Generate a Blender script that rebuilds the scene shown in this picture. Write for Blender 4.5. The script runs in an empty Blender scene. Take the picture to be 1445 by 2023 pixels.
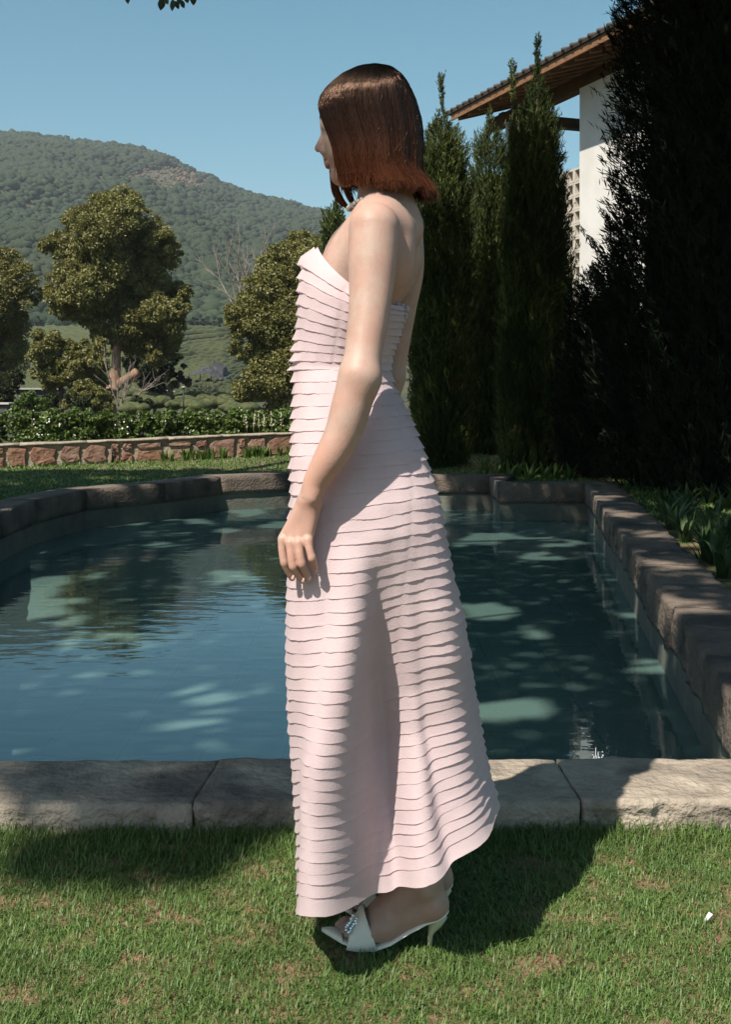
import bpy, math, random
import numpy as np
from mathutils import Vector, noise as mnoise
from mathutils.geometry import tessellate_polygon
random.seed(7); rng = np.random.default_rng(7)
R = math.radians
scene = bpy.context.scene

# ------------------------------------------------------------------ camera, sky, sun, exposure
F = 2300.0; CX = 722.0; HY = 770.0; EYE = 1.12
cam_d = bpy.data.cameras.new('camera'); cam = bpy.data.objects.new('camera', cam_d)
scene.collection.objects.link(cam); scene.camera = cam
cam.location = (0, 0, EYE); cam.rotation_euler = (R(90), 0, 0)
cam_d.sensor_fit = 'VERTICAL'; cam_d.sensor_height = 36; cam_d.sensor_width = 36*1445/2023
cam_d.lens = F/2023*36; cam_d.shift_y = -(1011.5-HY)/2023; cam_d.clip_start = 0.05; cam_d.clip_end = 6000
SUN = Vector((-0.45, -0.60, 1.0))                       # towards the sun
world = bpy.data.worlds.new('World'); scene.world = world; world.use_nodes = True
nt = world.node_tree; nt.nodes.clear()
sky = nt.nodes.new('ShaderNodeTexSky'); sky.sky_type = 'NISHITA'; sky.sun_disc = False
sky.sun_elevation = math.atan2(1.0, math.hypot(.45, .60)); sky.sun_rotation = math.atan2(-.45, -.60)
sky.altitude = 200; sky.air_density = 1.0; sky.dust_density = 1.2; sky.ozone_density = 1.2
hs = nt.nodes.new('ShaderNodeHueSaturation'); hs.inputs['Saturation'].default_value = 1.18; hs.inputs['Hue'].default_value = 0.466
bg = nt.nodes.new('ShaderNodeBackground'); bg.inputs['Strength'].default_value = 0.070
wo = nt.nodes.new('ShaderNodeOutputWorld')
nt.links.new(sky.outputs[0], hs.inputs['Color']); nt.links.new(hs.outputs[0], bg.inputs[0]); nt.links.new(bg.outputs[0], wo.inputs[0])
sd = bpy.data.lights.new('sun', 'SUN'); sd.energy = 4.4; sd.angle = R(0.55); sd.color = (1.0, 0.93, 0.82)
sun = bpy.data.objects.new('sun', sd); scene.collection.objects.link(sun)
sun.rotation_euler = SUN.to_track_quat('Z', 'Y').to_euler(); sun.location = (-6, -8, 14)
vs = scene.view_settings; vs.view_transform = 'Standard'; vs.look = 'None'; vs.exposure = 0.78; vs.gamma = 1; vs.use_curve_mapping = False
scene.cycles.volume_step_rate = 5; scene.cycles.max_bounces = 8; scene.cycles.transparent_max_bounces = 12
scene.cycles.caustics_reflective = False; scene.cycles.caustics_refractive = False

# ------------------------------------------------------------------ helpers
COL = scene.collection
def P(px, py, Y):                                        # a point seen at photo pixel px,py standing Y metres away
    return np.array([(px-CX)*Y/F, Y, EYE-(py-HY)*Y/F])
def G(px, py, z=0.0):                                    # where the sight line meets height z
    return P(px, py, F*(EYE-z)/(py-HY))
def tag(o, label=None, cat=None, group=None, kind=None):
    if label: o['label'] = label
    if cat: o['category'] = cat
    if group: o['group'] = group
    if kind: o['kind'] = kind
    return o
def empty(name, loc=(0,0,0), label=None, cat=None, group=None):
    o = bpy.data.objects.new(name, None); COL.objects.link(o); o.location = loc; o.empty_display_size = .1
    return tag(o, label, cat, group)
def wloc(o):
    v = np.zeros(3)
    while o is not None:
        v = v+np.array(o.location); o = o.parent
    return v
def obj(name, V, Fs, m, parent=None, smooth=True):
    V = np.asarray(V, dtype=np.float64).reshape(-1, 3)
    if parent is not None: V = V-wloc(parent)
    me = bpy.data.meshes.new(name)
    if isinstance(Fs, np.ndarray):
        k = Fs.shape[1]; n = len(Fs)
        me.vertices.add(len(V)); me.vertices.foreach_set('co', V.astype(np.float32).ravel())
        me.loops.add(n*k); me.loops.foreach_set('vertex_index', Fs.astype(np.int32).ravel())
        me.polygons.add(n); me.polygons.foreach_set('loop_start', np.arange(0, n*k, k, dtype=np.int32))
        try: me.polygons.foreach_set('loop_total', np.full(n, k, dtype=np.int32))
        except Exception: pass
        me.update(calc_edges=True); me.validate()
    else:
        me.from_pydata([tuple(v) for v in V], [], [tuple(int(i) for i in f) for f in Fs]); me.update()
    me.polygons.foreach_set('use_smooth', np.full(len(me.polygons), smooth, dtype=bool))
    if m is not None: me.materials.append(m)
    o = bpy.data.objects.new(name, me); COL.objects.link(o)
    if parent is not None: o.parent = parent
    return o
def copy_tree(o, parent=None):
    c = o.copy(); COL.objects.link(c); c.parent = parent
    for ch in [x for x in bpy.data.objects if x.parent == o]: copy_tree(ch, c)
    return c

class MB:                                                # collects simple shapes into one mesh
    def __init__(s): s.V = []; s.F = []
    def add(s, V, Fs):
        n = len(s.V); s.V += [tuple(v) for v in V]; s.F += [tuple(i+n for i in f) for f in Fs]; return s
    def box(s, c, size, ax=None, bevel=0):
        c = np.array(c, float); sx, sy, sz = [q/2 for q in size]
        A = np.eye(3) if ax is None else np.array(ax, float)
        V = []
        for dz in (-1, 1):
            for dx, dy in ((-1,-1),(1,-1),(1,1),(-1,1)):
                V.append(c+A[0]*dx*sx+A[1]*dy*sy+A[2]*dz*sz)
        return s.add(V, [(0,3,2,1),(4,5,6,7),(0,1,5,4),(1,2,6,5),(2,3,7,6),(3,0,4,7)])
    def tube(s, pts, rad, n=6, cap=True):
        pts = np.array(pts, float); m = len(pts)
        rad = np.full(m, rad) if np.isscalar(rad) else np.array(rad, float)
        V = []; base = len(s.V)
        up = np.array([0.13, 0.21, 1.0]); 
        for i in range(m):
            d = pts[min(i+1, m-1)]-pts[max(i-1, 0)]; d = d/(np.linalg.norm(d)+1e-9)
            a = np.cross(d, up); 
            if np.linalg.norm(a) < .15: a = np.cross(d, (1, 0.2, 0))
            a /= np.linalg.norm(a); b = np.cross(d, a)
            for k in range(n):
                t = 2*math.pi*k/n; V.append(pts[i]+(a*math.cos(t)+b*math.sin(t))*rad[i])
        Fs = [(i*n+k, i*n+(k+1) % n, (i+1)*n+(k+1) % n, (i+1)*n+k) for i in range(m-1) for k in range(n)]
        if cap: Fs += [tuple(range(n-1, -1, -1)), tuple((m-1)*n+k for k in range(n))]
        return s.add(V, Fs)
    def ball(s, c, r, n=8, m=6, sc=(1,1,1)):
        V = [np.array(c)+np.array((0,0,-r*sc[2]))]
        for i in range(1, m):
            ph = -math.pi/2+math.pi*i/m
            for k in range(n):
                t = 2*math.pi*k/n
                V.append(np.array(c)+r*np.array((math.cos(ph)*math.cos(t)*sc[0], math.cos(ph)*math.sin(t)*sc[1], math.sin(ph)*sc[2])))
        V.append(np.array(c)+np.array((0,0,r*sc[2])))
        Fs = [(0, 1+(k+1) % n, 1+k) for k in range(n)]
        for i in range(m-2):
            for k in range(n):
                a = 1+i*n; b = a+n; Fs.append((a+k, a+(k+1) % n, b+(k+1) % n, b+k))
        a = 1+(m-2)*n; Fs += [(a+k, a+(k+1) % n, len(V)-1) for k in range(n)]
        return s.add(V, Fs)
    def build(s, name, m, parent=None, smooth=True): return obj(name, s.V, s.F, m, parent, smooth)

def unit(v): return v/(np.linalg.norm(v, axis=-1, keepdims=True)+1e-9)
def leaves(C, A, L, W, fold=.25, jitter=1.0):            # rhombic folded leaves: centre, axis, length, width
    n = len(C); A = unit(A)
    S = unit(np.cross(A, unit(rng.normal(size=(n, 3)))*jitter+np.array([0, 0, 1-jitter])))
    N = np.cross(A, S); L = np.broadcast_to(L, n)[:, None]; W = np.broadcast_to(W, n)[:, None]
    b = C-A*L*.5; t = C+A*L*.5; l = C-A*L*.05+S*W*.5+N*W*fold; r = C-A*L*.05-S*W*.5+N*W*fold
    V = np.stack([b, l, t, r], 1).reshape(-1, 3); i = np.arange(n)[:, None]*4
    Fs = np.concatenate([i+np.array([0, 2, 1]), i+np.array([0, 3, 2])], 1).reshape(-1, 3)
    return V, Fs
def merge(parts):
    V = []; Fs = []; n = 0
    for v, f in parts: V.append(v); Fs.append(f+n); n += len(v)
    return np.concatenate(V), np.concatenate(Fs)
def nz(x, y, z, s=1.0): return mnoise.noise(Vector((x*s, y*s, z*s)))

# ------------------------------------------------------------------ materials
def mat(name, col, rough=.8, col2=None, nscale=8, detail=4, bump=0, bscale=40, island=None, transl=0, spec=.3,
        stretch=(1,1,1), sss=0, metal=0, lo=.38, hi=.62, bdetail=5, col3=None, n3=1.5, sheen=0, coat=0, lo3=.45, hi3=.7):
    m = bpy.data.materials.new(name); m.use_nodes = True; t = m.node_tree; N = t.nodes; L = t.links
    b = N['Principled BSDF']; out = N['Material Output']
    b.inputs['Base Color'].default_value = (*col, 1); b.inputs['Roughness'].default_value = rough
    b.inputs['Specular IOR Level'].default_value = spec; b.inputs['Metallic'].default_value = metal
    if coat: b.inputs['Coat Weight'].default_value = coat
    if sheen: b.inputs['Sheen Weight'].default_value = sheen
    if sss:
        b.inputs['Subsurface Weight'].default_value = sss; b.inputs['Subsurface Radius'].default_value = (1, .35, .2)
        b.inputs['Subsurface Scale'].default_value = .008
    geo = N.new('ShaderNodeNewGeometry'); mp = N.new('ShaderNodeMapping'); mp.inputs['Scale'].default_value = stretch
    L.new(geo.outputs['Position'], mp.inputs['Vector'])
    csock = None
    def mixc(fac, a, bcol):
        mx = N.new('ShaderNodeMix'); mx.data_type = 'RGBA'
        if hasattr(fac, 'is_linked') or hasattr(fac, 'links'): L.new(fac, mx.inputs[0])
        if isinstance(a, tuple): mx.inputs[6].default_value = (*a, 1)
        else: L.new(a, mx.inputs[6])
        mx.inputs[7].default_value = (*bcol, 1); return mx.outputs[2]
    def fac_noise(scale, lo, hi, det=4):
        n = N.new('ShaderNodeTexNoise'); n.inputs['Scale'].default_value = scale; n.inputs['Detail'].default_value = det
        n.inputs['Roughness'].default_value = .62
        L.new(mp.outputs[0], n.inputs['Vector']); r = N.new('ShaderNodeMapRange')
        r.inputs[1].default_value = lo; r.inputs[2].default_value = hi; L.new(n.outputs['Fac'], r.inputs[0]); return r.outputs[0]
    csock = col
    if island is not None:
        r = N.new('ShaderNodeMapRange'); r.inputs[1].default_value = 0; r.inputs[2].default_value = 1
        L.new(geo.outputs['Random Per Island'], r.inputs[0]); csock = mixc(r.outputs[0], csock, island)
    if col2 is not None: csock = mixc(fac_noise(nscale, lo, hi, detail), csock, col2)
    if col3 is not None: csock = mixc(fac_noise(n3, lo3, hi3, 3), csock, col3)
    if not isinstance(csock, tuple): L.new(csock, b.inputs['Base Color'])
    if bump:
        n = N.new('ShaderNodeTexNoise'); n.inputs['Scale'].default_value = bscale; n.inputs['Detail'].default_value = bdetail
        L.new(mp.outputs[0], n.inputs['Vector']); bp = N.new('ShaderNodeBump'); bp.inputs['Strength'].default_value = bump
        bp.inputs['Distance'].default_value = .02; L.new(n.outputs['Fac'], bp.inputs['Height']); L.new(bp.outputs[0], b.inputs['Normal'])
    if transl:
        tr = N.new('ShaderNodeBsdfTranslucent'); mx = N.new('ShaderNodeMixShader'); mx.inputs[0].default_value = transl
        if isinstance(csock, tuple): tr.inputs[0].default_value = (*col, 1)
        else: L.new(csock, tr.inputs[0])
        L.new(b.outputs[0], mx.inputs[1]); L.new(tr.outputs[0], mx.inputs[2]); L.new(mx.outputs[0], out.inputs['Surface'])
    return m

M = {}
M['lawn'] = mat('lawn_soil', (.045, .075, .018), .95, (.08, .095, .03), 14, 5, .6, 60, col3=(.19, .12, .075), n3=9, lo3=.47, hi3=.58)
M['ground'] = mat('field_ground', (.04, .048, .022), .95, (.075, .07, .04), .15, 5)
M['blade'] = mat('grass_blade', (.052, .125, .022), .5, (.09, .155, .034), 3, 3, island=(.19, .28, .075), transl=.25, spec=.5)
M['straw'] = mat('dry_grass', (.24, .17, .09), .8, island=(.33, .2, .12), transl=.1)
M['camphor'] = mat('camphor_leaf', (.095, .105, .027), .5, (.16, .15, .042), .35, 3, island=(.27, .25, .08), transl=.22, spec=.4)
M['camphor_dark'] = mat('dark_leaf', (.02, .03, .012), .6, (.035, .045, .015), .4, 3, island=(.05, .06, .022), transl=.15)
M['hedge'] = mat('hedge_leaf', (.045, .085, .018), .4, (.085, .13, .028), 1.5, 3, island=(.16, .22, .05), transl=.2, spec=.5)
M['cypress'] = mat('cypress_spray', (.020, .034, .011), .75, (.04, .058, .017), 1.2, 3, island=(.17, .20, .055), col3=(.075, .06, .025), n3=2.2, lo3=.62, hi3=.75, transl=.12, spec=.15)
M['cypress_shaded'] = mat('shaded_cypress_spray', (.006, .009, .006), .85, (.011, .016, .009), 1.5, 3, island=(.02, .03, .013), transl=.08, spec=.1)  # darker cypress copy: the overhead trees' shade is put into the colour
M['canopy'] = mat('canopy_leaf', (.018, .028, .01), .6, island=(.04, .055, .02), transl=.08)
M['strap'] = mat('strap_leaf', (.055, .1, .02), .45, island=(.13, .2, .05), transl=.3)
M['strap_shaded'] = mat('shaded_strap_leaf', (.028, .05, .018), .5, island=(.05, .09, .03), transl=.25)  # strap leaf darkened, with the shade of the bed painted into its colour
M['flower'] = mat('white_petal', (.75, .74, .68), .7)
M['spike'] = mat('pale_spike', (.34, .31, .22), .9)
M['bark'] = mat('brown_bark', (.19, .11, .07), .9, (.34, .21, .14), 6, 5, .8, 20, stretch=(1, 1, .3))
M['bark_dark'] = mat('dark_bark', (.045, .035, .028), .9, (.08, .06, .045), 8, 5, .8, 25, stretch=(1, 1, .3))
M['twig'] = mat('bare_twig', (.20, .165, .14), .9, (.27, .22, .19), 2)
M['twig_red'] = mat('reddish_twig', (.25, .15, .11), .9)
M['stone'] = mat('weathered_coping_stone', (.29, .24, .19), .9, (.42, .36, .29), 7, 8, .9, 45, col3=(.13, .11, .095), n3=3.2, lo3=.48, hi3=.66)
M['stone_shaded'] = mat('shaded_coping_stone', (.135, .105, .085), .92, (.21, .165, .13), 7, 8, .9, 40, col3=(.07, .062, .056), n3=3.5, lo3=.45, hi3=.65)  # same coping stone, base colour lowered to carry the tree shade
M['plaster'] = mat('pool_plaster', (.13, .12, .10), .85, (.19, .175, .14), 5, 6, .3, 30, col3=(.11, .13, .11), n3=2)
M['floor'] = mat('pool_floor', (.31, .38, .31), .9, (.37, .44, .36), 1.6, 4)
M['mortar'] = mat('wall_mortar', (.36, .31, .245), .95, (.25, .205, .16), 9, 6, .8, 40)
M['red1'] = mat('red_wall_stone', (.23, .115, .08), .9, (.16, .085, .06), 6, 6, 1, 22, col3=(.25, .16, .1), n3=5)
M['red2'] = mat('brown_wall_stone', (.25, .15, .11), .9, (.17, .10, .075), 6, 6, 1, 22, col3=(.24, .17, .12), n3=4)
M['red3'] = mat('orange_wall_stone', (.24, .15, .10), .9, (.19, .085, .05), 7, 6, 1, 22)
M['stucco'] = mat('white_stucco', (.66, .645, .62), .9, (.6, .58, .555), 1.5, 3, .15, 60)
M['wood'] = mat('eave_timber', (.17, .085, .042), .7, (.24, .125, .062), 5, 5, .3, 30)
M['wood_dark'] = mat('dark_timber', (.06, .033, .02), .8, (.09, .05, .03), 5, 5, .3, 30)
M['rooftile'] = mat('dark_roof_tile', (.05, .042, .038), .8, (.09, .075, .065), 12, 4, .4, 30)
M['concrete'] = mat('pale_concrete', (.55, .5, .43), .9, (.45, .41, .36), 6, 4, .2, 60)
M['hill'] = mat('hill_soil', (.05, .058, .03), .95, (.075, .072, .04), .02, 6)
M['hillbare'] = mat('bare_slope', (.2, .15, .1), .95, (.11, .1, .06), .06, 6)
M['forest'] = mat('forest_crown', (.013, .026, .012), .9, (.026, .036, .015), .006, 5, island=(.036, .052, .023))
M['forest_brown'] = mat('brown_scrub', (.085, .062, .038), .9, island=(.15, .11, .07))
M['tea'] = mat('tea_leaves', (.030, .042, .016), .95, (.085, .09, .036), 5, 7, 1, 14)
M['teasoil'] = mat('tea_field_soil', (.04, .046, .022), .95, (.075, .068, .038), .05, 5)
M['skin'] = mat('skin', (.44, .315, .26), .5, (.39, .25, .20), 22, 7, .08, 320, sss=.15, spec=.3, col3=(.52, .29, .225), n3=6, lo3=.42, hi3=.72)
M['nail'] = mat('nail', (.72, .47, .42), .3, spec=.5)
M['lip'] = mat('lips', (.28, .115, .10), .45, spec=.4)
M['eye'] = mat('eye_white', (.7, .68, .65), .2)
M['lash'] = mat('eyelash', (.01, .008, .007), .6)
M['dress'] = mat('pink_organza', (.74, .60, .615), .8, (.69, .55, .57), 9, 4, .10, 300, transl=.34, spec=.12, sheen=.1)
M['lining'] = mat('pink_lining', (.68, .53, .545), .8, transl=.2)
M['pearl'] = mat('pearl', (.8, .74, .64), .15, spec=.8, coat=.6)
M['leather'] = mat('ivory_leather', (.80, .77, .68), .35, (.75, .72, .62), 20, 2, .1, 150, spec=.5)
M['heel'] = mat('pale_gold_heel', (.62, .55, .36), .4)
M['crystal'] = mat('crystal', (.7, .7, .72), .08, metal=.8)
M['paper'] = mat('white_paper', (.62, .61, .58), .8)
M['white'] = mat('white_cloth', (.82, .82, .8), .8)
M['net'] = mat('grey_shade_net', (.035, .035, .037), .85, (.075, .075, .08), .5, 5, stretch=(1, 3, 1))
M['metal'] = mat('dark_metal', (.03, .03, .032), .5, metal=.5)
M['shedroof'] = mat('pale_shed_roof', (.36, .36, .35), .7)
M['shedwall'] = mat('shed_wall', (.07, .07, .08), .8)
M['foam'] = mat('water_spray', (.7, .75, .78), .1, transl=.5)

def hair_mat():
    m = bpy.data.materials.new('hair'); m.use_nodes = True; t = m.node_tree; N = t.nodes; L = t.links; b = N['Principled BSDF']
    geo = N.new('ShaderNodeNewGeometry'); sp = N.new('ShaderNodeSeparateXYZ'); L.new(geo.outputs['Position'], sp.inputs[0])
    r = N.new('ShaderNodeMapRange'); r.inputs[1].default_value = 1.74; r.inputs[2].default_value = 1.51
    L.new(sp.outputs['Z'], r.inputs[0]); cr = N.new('ShaderNodeValToRGB')
    e = cr.color_ramp.elements; e[0].position = 0; e[0].color = (.004, .003, .0025, 1); e[1].position = 1; e[1].color = (.125, .041, .019, 1)
    k = e.new(.48); k.color = (.026, .0105, .007, 1)
    L.new(r.outputs[0], cr.inputs[0]); mx = N.new('ShaderNodeMix'); mx.data_type = 'RGBA'; mx.blend_type = 'MULTIPLY'; mx.inputs[0].default_value = .75
    r2 = N.new('ShaderNodeMapRange'); r2.inputs[3].default_value = .45; r2.inputs[4].default_value = 1.5; L.new(geo.outputs['Random Per Island'], r2.inputs[0])
    L.new(cr.outputs[0], mx.inputs[6]); L.new(r2.outputs[0], mx.inputs[7]); L.new(mx.outputs[2], b.inputs['Base Color'])
    b.inputs['Roughness'].default_value = .27; b.inputs['Specular IOR Level'].default_value = .5
    b.inputs['Specular Tint'].default_value = (1, .6, .42, 1)
    return m
M['hair'] = hair_mat()
def water_mat():
    m = bpy.data.materials.new('pool_water'); m.use_nodes = True; t = m.node_tree; N = t.nodes; L = t.links; N.remove(N['Principled BSDF'])
    out = N['Material Output']; geo = N.new('ShaderNodeNewGeometry')
    mp = N.new('ShaderNodeMapping'); mp.inputs['Scale'].default_value = (1.0, 2.2, 1); L.new(geo.outputs['Position'], mp.inputs['Vector'])
    n1 = N.new('ShaderNodeTexNoise'); n1.inputs['Scale'].default_value = 3.5; n1.inputs['Detail'].default_value = 2.5; L.new(mp.outputs[0], n1.inputs['Vector'])
    bp = N.new('ShaderNodeBump'); bp.inputs['Strength'].default_value = .16; bp.inputs['Distance'].default_value = .012; L.new(n1.outputs['Fac'], bp.inputs['Height'])
    fr = N.new('ShaderNodeFresnel'); fr.inputs['IOR'].default_value = 1.68; L.new(bp.outputs[0], fr.inputs['Normal'])
    gl = N.new('ShaderNodeBsdfGlossy'); gl.inputs['Roughness'].default_value = .0; gl.inputs['Color'].default_value = (.84, .97, 1, 1); L.new(bp.outputs[0], gl.inputs['Normal'])
    tr = N.new('ShaderNodeBsdfTransparent'); tr.inputs[0].default_value = (.46, .68, .68, 1)
    df = N.new('ShaderNodeBsdfDiffuse'); df.inputs[0].default_value = (.155, .265, .24, 1)
    m1 = N.new('ShaderNodeMixShader'); m1.inputs[0].default_value = .6; L.new(tr.outputs[0], m1.inputs[1]); L.new(df.outputs[0], m1.inputs[2])
    m2 = N.new('ShaderNodeMixShader'); L.new(fr.outputs[0], m2.inputs[0]); L.new(m1.outputs[0], m2.inputs[1]); L.new(gl.outputs[0], m2.inputs[2])
    L.new(m2.outputs[0], out.inputs['Surface']); return m
M['water'] = water_mat()

# ------------------------------------------------------------------ pool outline and ground
CT = 0.076; CB = -0.145; WZ = -0.34; FZ = -0.75
inner = [(-1.30, 3.30), (1.168, 3.30), (2.455, 12.98), (1.484, 12.98), (1.50, 14.10), (-.25, 14.35), (-.95, 14.46), (-1.746, 14.04), (-2.25, 13.05), (-2.93, 12.2), (-3.12, 11.0), (-3.09, 9.84), (-2.68, 8.45)]
inner = [np.array(p, float) for p in inner]
def offset(poly, d):
    n = len(poly); out = []
    for i in range(n):
        a, b, c = poly[i-1], poly[i], poly[(i+1) % n]
        e1 = unit(b-a); e2 = unit(c-b); n1 = np.array([e1[1], -e1[0]]); n2 = np.array([e2[1], -e2[0]])
        h = unit(n1+n2); out.append(b+h*d/max(.45, float(h@n1)))
    return out
outer = offset(inner, .36); oin = offset(inner, .30); wallp = offset(inner, .018)
outer[3] = np.array([1.60, 13.33]); 
def ground_with_hole(name, ring, hole, z, m, kind='structure'):
    A = [Vector((p[0], p[1], 0)) for p in ring]; B = [Vector((p[0], p[1], 0)) for p in hole]
    tr = tessellate_polygon([A, B]); V = [(p.x, p.y, z) for p in A+B]
    o = obj(name, V, [f for f in tr], m); tag(o, kind=kind); return o
hole = [oin[i] for i in (0, 1, 2, 3, 4, 5, 6, 7, 8, 9, 10, 11, 12)]
hole = [np.array([p[0], p[1]]) for p in offset(inner, .2)]; hole[3] = np.array([1.62, 13.16]); hole[4] = np.array([1.64, 14.3])
lawn = ground_with_hole('lawn_ground', [(-14, -6), (14, -6), (14, 22), (-14, 22)], hole, 0, M['lawn'])
fieldg = obj('ground', [(-2090, -52, -1.2), (2090, -52, -1.2), (2090, 1650, -1.2), (-2090, 1650, -1.2)], [(0, 1, 2, 3)], M['ground']); tag(fieldg, kind='structure')
ring = [(-14, -6), (14, -6), (14, 22), (-14, 22)]; big = [(-60, -50), (60, -50), (60, 62), (-60, 62)]
gv = [(x, y, 0) for x, y in ring]+[(x, y, -1.15) for x, y in big]
tag(obj('meadow', gv, [(i, (i+1) % 4, 4+(i+1) % 4, 4+i) for i in range(4)], M['ground']), kind='structure')

# ------------------------------------------------------------------ pool
pool = empty('swimming_pool', (0, 8, 0), 'stone edged garden pool of still teal water behind the woman', 'pool')
def stone_block(a_in, b_in, a_out, b_out, zt, zb, seg, rough, seed, m, parent, name='coping_stone', chisel=0):
    """a hewn block between two inner and two outer corners"""
    nx, ny, nzz = seg; V = {}; verts = []; faces = []
    def pt(u, v, w):
        key = (u, v, w)
        if key in V: return V[key]
        fu, fv, fw = u/nx, v/ny, w/nzz
        p = (a_in*(1-fu)+b_in*fu)*(1-fv)+(a_out*(1-fu)+b_out*fu)*fv
        z = zb+(zt-zb)*fw; q = np.array([p[0], p[1], z])
        r1 = nz(q[0]+seed, q[1], q[2], 7)*rough+nz(q[0], q[1]+seed, q[2], 23)*rough*.5+nz(q[0], q[1]+seed, q[2], 60)*rough*.25
        edge = 0
        if v in (0, ny) and w == nzz: edge += .006
        if u in (0, nx): edge += .0015
        nrm = np.zeros(3); out = unit((a_out-a_in+b_out-b_in)); al = unit(b_in-a_in)
        if v == 0: nrm[:2] -= out
        if v == ny: nrm[:2] += out
        if w == nzz: nrm[2] += .35
        if u == 0: nrm[:2] -= al*.4
        if u == nx: nrm[:2] += al*.4
        side = 1.0 if v in (0, ny) else .55
        q = q+nrm*(r1*side-edge)
        if v in (0, ny) and chisel: q[:2] += out*(1 if v else -1)*chisel*nz(q[0]*1.0+q[2]*1.5, q[1]+seed, q[2]*3, 14)
        V[key] = len(verts); verts.append(q); return V[key]
    for u in range(nx):
        for v in range(ny):
            faces.append((pt(u, v, nzz), pt(u+1, v, nzz), pt(u+1, v+1, nzz), pt(u, v+1, nzz)))
            faces.append((pt(u, v, 0), pt(u, v+1, 0), pt(u+1, v+1, 0), pt(u+1, v, 0)))
        for w in range(nzz):
            faces.append((pt(u, 0, w), pt(u+1, 0, w), pt(u+1, 0, w+1), pt(u, 0, w+1)))
            faces.append((pt(u, ny, w+1), pt(u+1, ny, w+1), pt(u+1, ny, w), pt(u, ny, w)))
    for v in range(ny):
        for w in range(nzz):
            faces.append((pt(0, v, w), pt(0, v, w+1), pt(0, v+1, w+1), pt(0, v+1, w)))
            faces.append((pt(nx, v, w+1), pt(nx, v, w), pt(nx, v+1, w), pt(nx, v+1, w+1)))
    return obj(name, verts, faces, m, parent)
def lerp(a, b, t): return a*(1-t)+b*t
n = len(inner); g = .0018
# near side: joints at chosen places, slanted as in the photograph
ji = [-1.30, -.415, .527, 1.168]; jo = [-1.5, -.440, .548, 1.26]
jo = [-1.55, -.438, .548, 1.50]; ji = [-1.30, -.412, .535, 1.168]
for k in range(3):
    a = np.array([ji[k]+g, 3.30]); b = np.array([ji[k+1]-g, 3.30]); c = np.array([jo[k]+g, 2.94+.006*k]); d = np.array([jo[k+1]-g, 2.94+.006*k])
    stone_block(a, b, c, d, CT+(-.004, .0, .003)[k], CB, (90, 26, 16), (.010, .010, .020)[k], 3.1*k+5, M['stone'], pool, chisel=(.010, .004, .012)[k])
for i in range(1, n):
    a, b = inner[i], inner[(i+1) % n]; ao, bo = outer[i], outer[(i+1) % n]
    L_ = np.linalg.norm(b-a)
    if L_ < .05: continue
    ks = max(1, round(L_/(.62 if i == 1 else 1.5)))
    cuts = [0]+[(j+rng.uniform(-.18, .18))/ks for j in range(1, ks)]+[1]
    for j in range(ks):
        t0, t1 = cuts[j]+(g/L_ if j else 0), cuts[j+1]-g/L_
        if i == 1 and j == 0: t0 = .002
        a1, b1, a2, b2 = lerp(a, b, t0), lerp(a, b, t1), lerp(ao, bo, t0), lerp(ao, bo, t1)
        prj = unit((a-ao))*rng.uniform(-.012, .02) if i == 1 else unit(a-ao)*rng.uniform(-.002, .003)
        near = a1[1] < 9
        stone_block(a1+prj, b1+prj, a2, b2, CT+rng.uniform(-.003, .003), CB+rng.uniform(-.02, .02)*(i == 1), (18, 8, 8) if near else (10, 4, 4), .018 if i == 1 else .005, 11.3*i+j, M['stone_shaded'], pool, chisel=.012 if i == 1 else .004)
# walls and floor of the basin
wv = []; wf = []
for p in wallp: wv += [(p[0], p[1], CB+.03), (p[0], p[1], FZ)]
for i in range(n): wf.append((2*i, 2*((i+1) % n), 2*((i+1) % n)+1, 2*i+1))
obj('pool_wall', wv, wf, M['plaster'], pool, smooth=False)
tri = tessellate_polygon([[Vector((p[0], p[1], 0)) for p in wallp]])
# floor made of large pale slabs with dark joints
fv = MB(); 
obj('pool_floor', [(p[0], p[1], FZ) for p in wallp], tri, M['floor'], pool, smooth=False)
jm = MB()
for k in range(-9, 8): jm.box((k*.42, 8.6, FZ+.004), (.012, 11.5, .002))
for k in range(26): jm.box((-.3, 3.4+k*.42, FZ+.006), (7, .012, .002))
M['joint'] = mat('floor_joint', (.12, .24, .22), .9)
# joints are clipped to the basin by keeping them short of the walls
jm = MB()
def inside(x, y):
    c = False
    for i in range(n):
        (x1, y1), (x2, y2) = wallp[i], wallp[(i+1) % n]
        if (y1 > y) != (y2 > y) and x < (x2-x1)*(y-y1)/(y2-y1)+x1: c = not c
    return c
for k in range(-8, 7):
    for j in range(26):
        x, y = k*.42, 3.4+j*.42
        if inside(x, y+.02) and inside(x, y+.40): jm.box((x, y+.21, FZ+.004), (.012, .42, .002))
        if inside(x+.02, y) and inside(x+.40, y): jm.box((x+.21, y, FZ+.008), (.42, .012, .002))
jm.build('floor_joints', M['joint'], pool, False)['kind'] = 'stuff'
obj('water', [(p[0], p[1], WZ) for p in wallp], tri, M['water'], None, False)['kind'] = 'structure'

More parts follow.
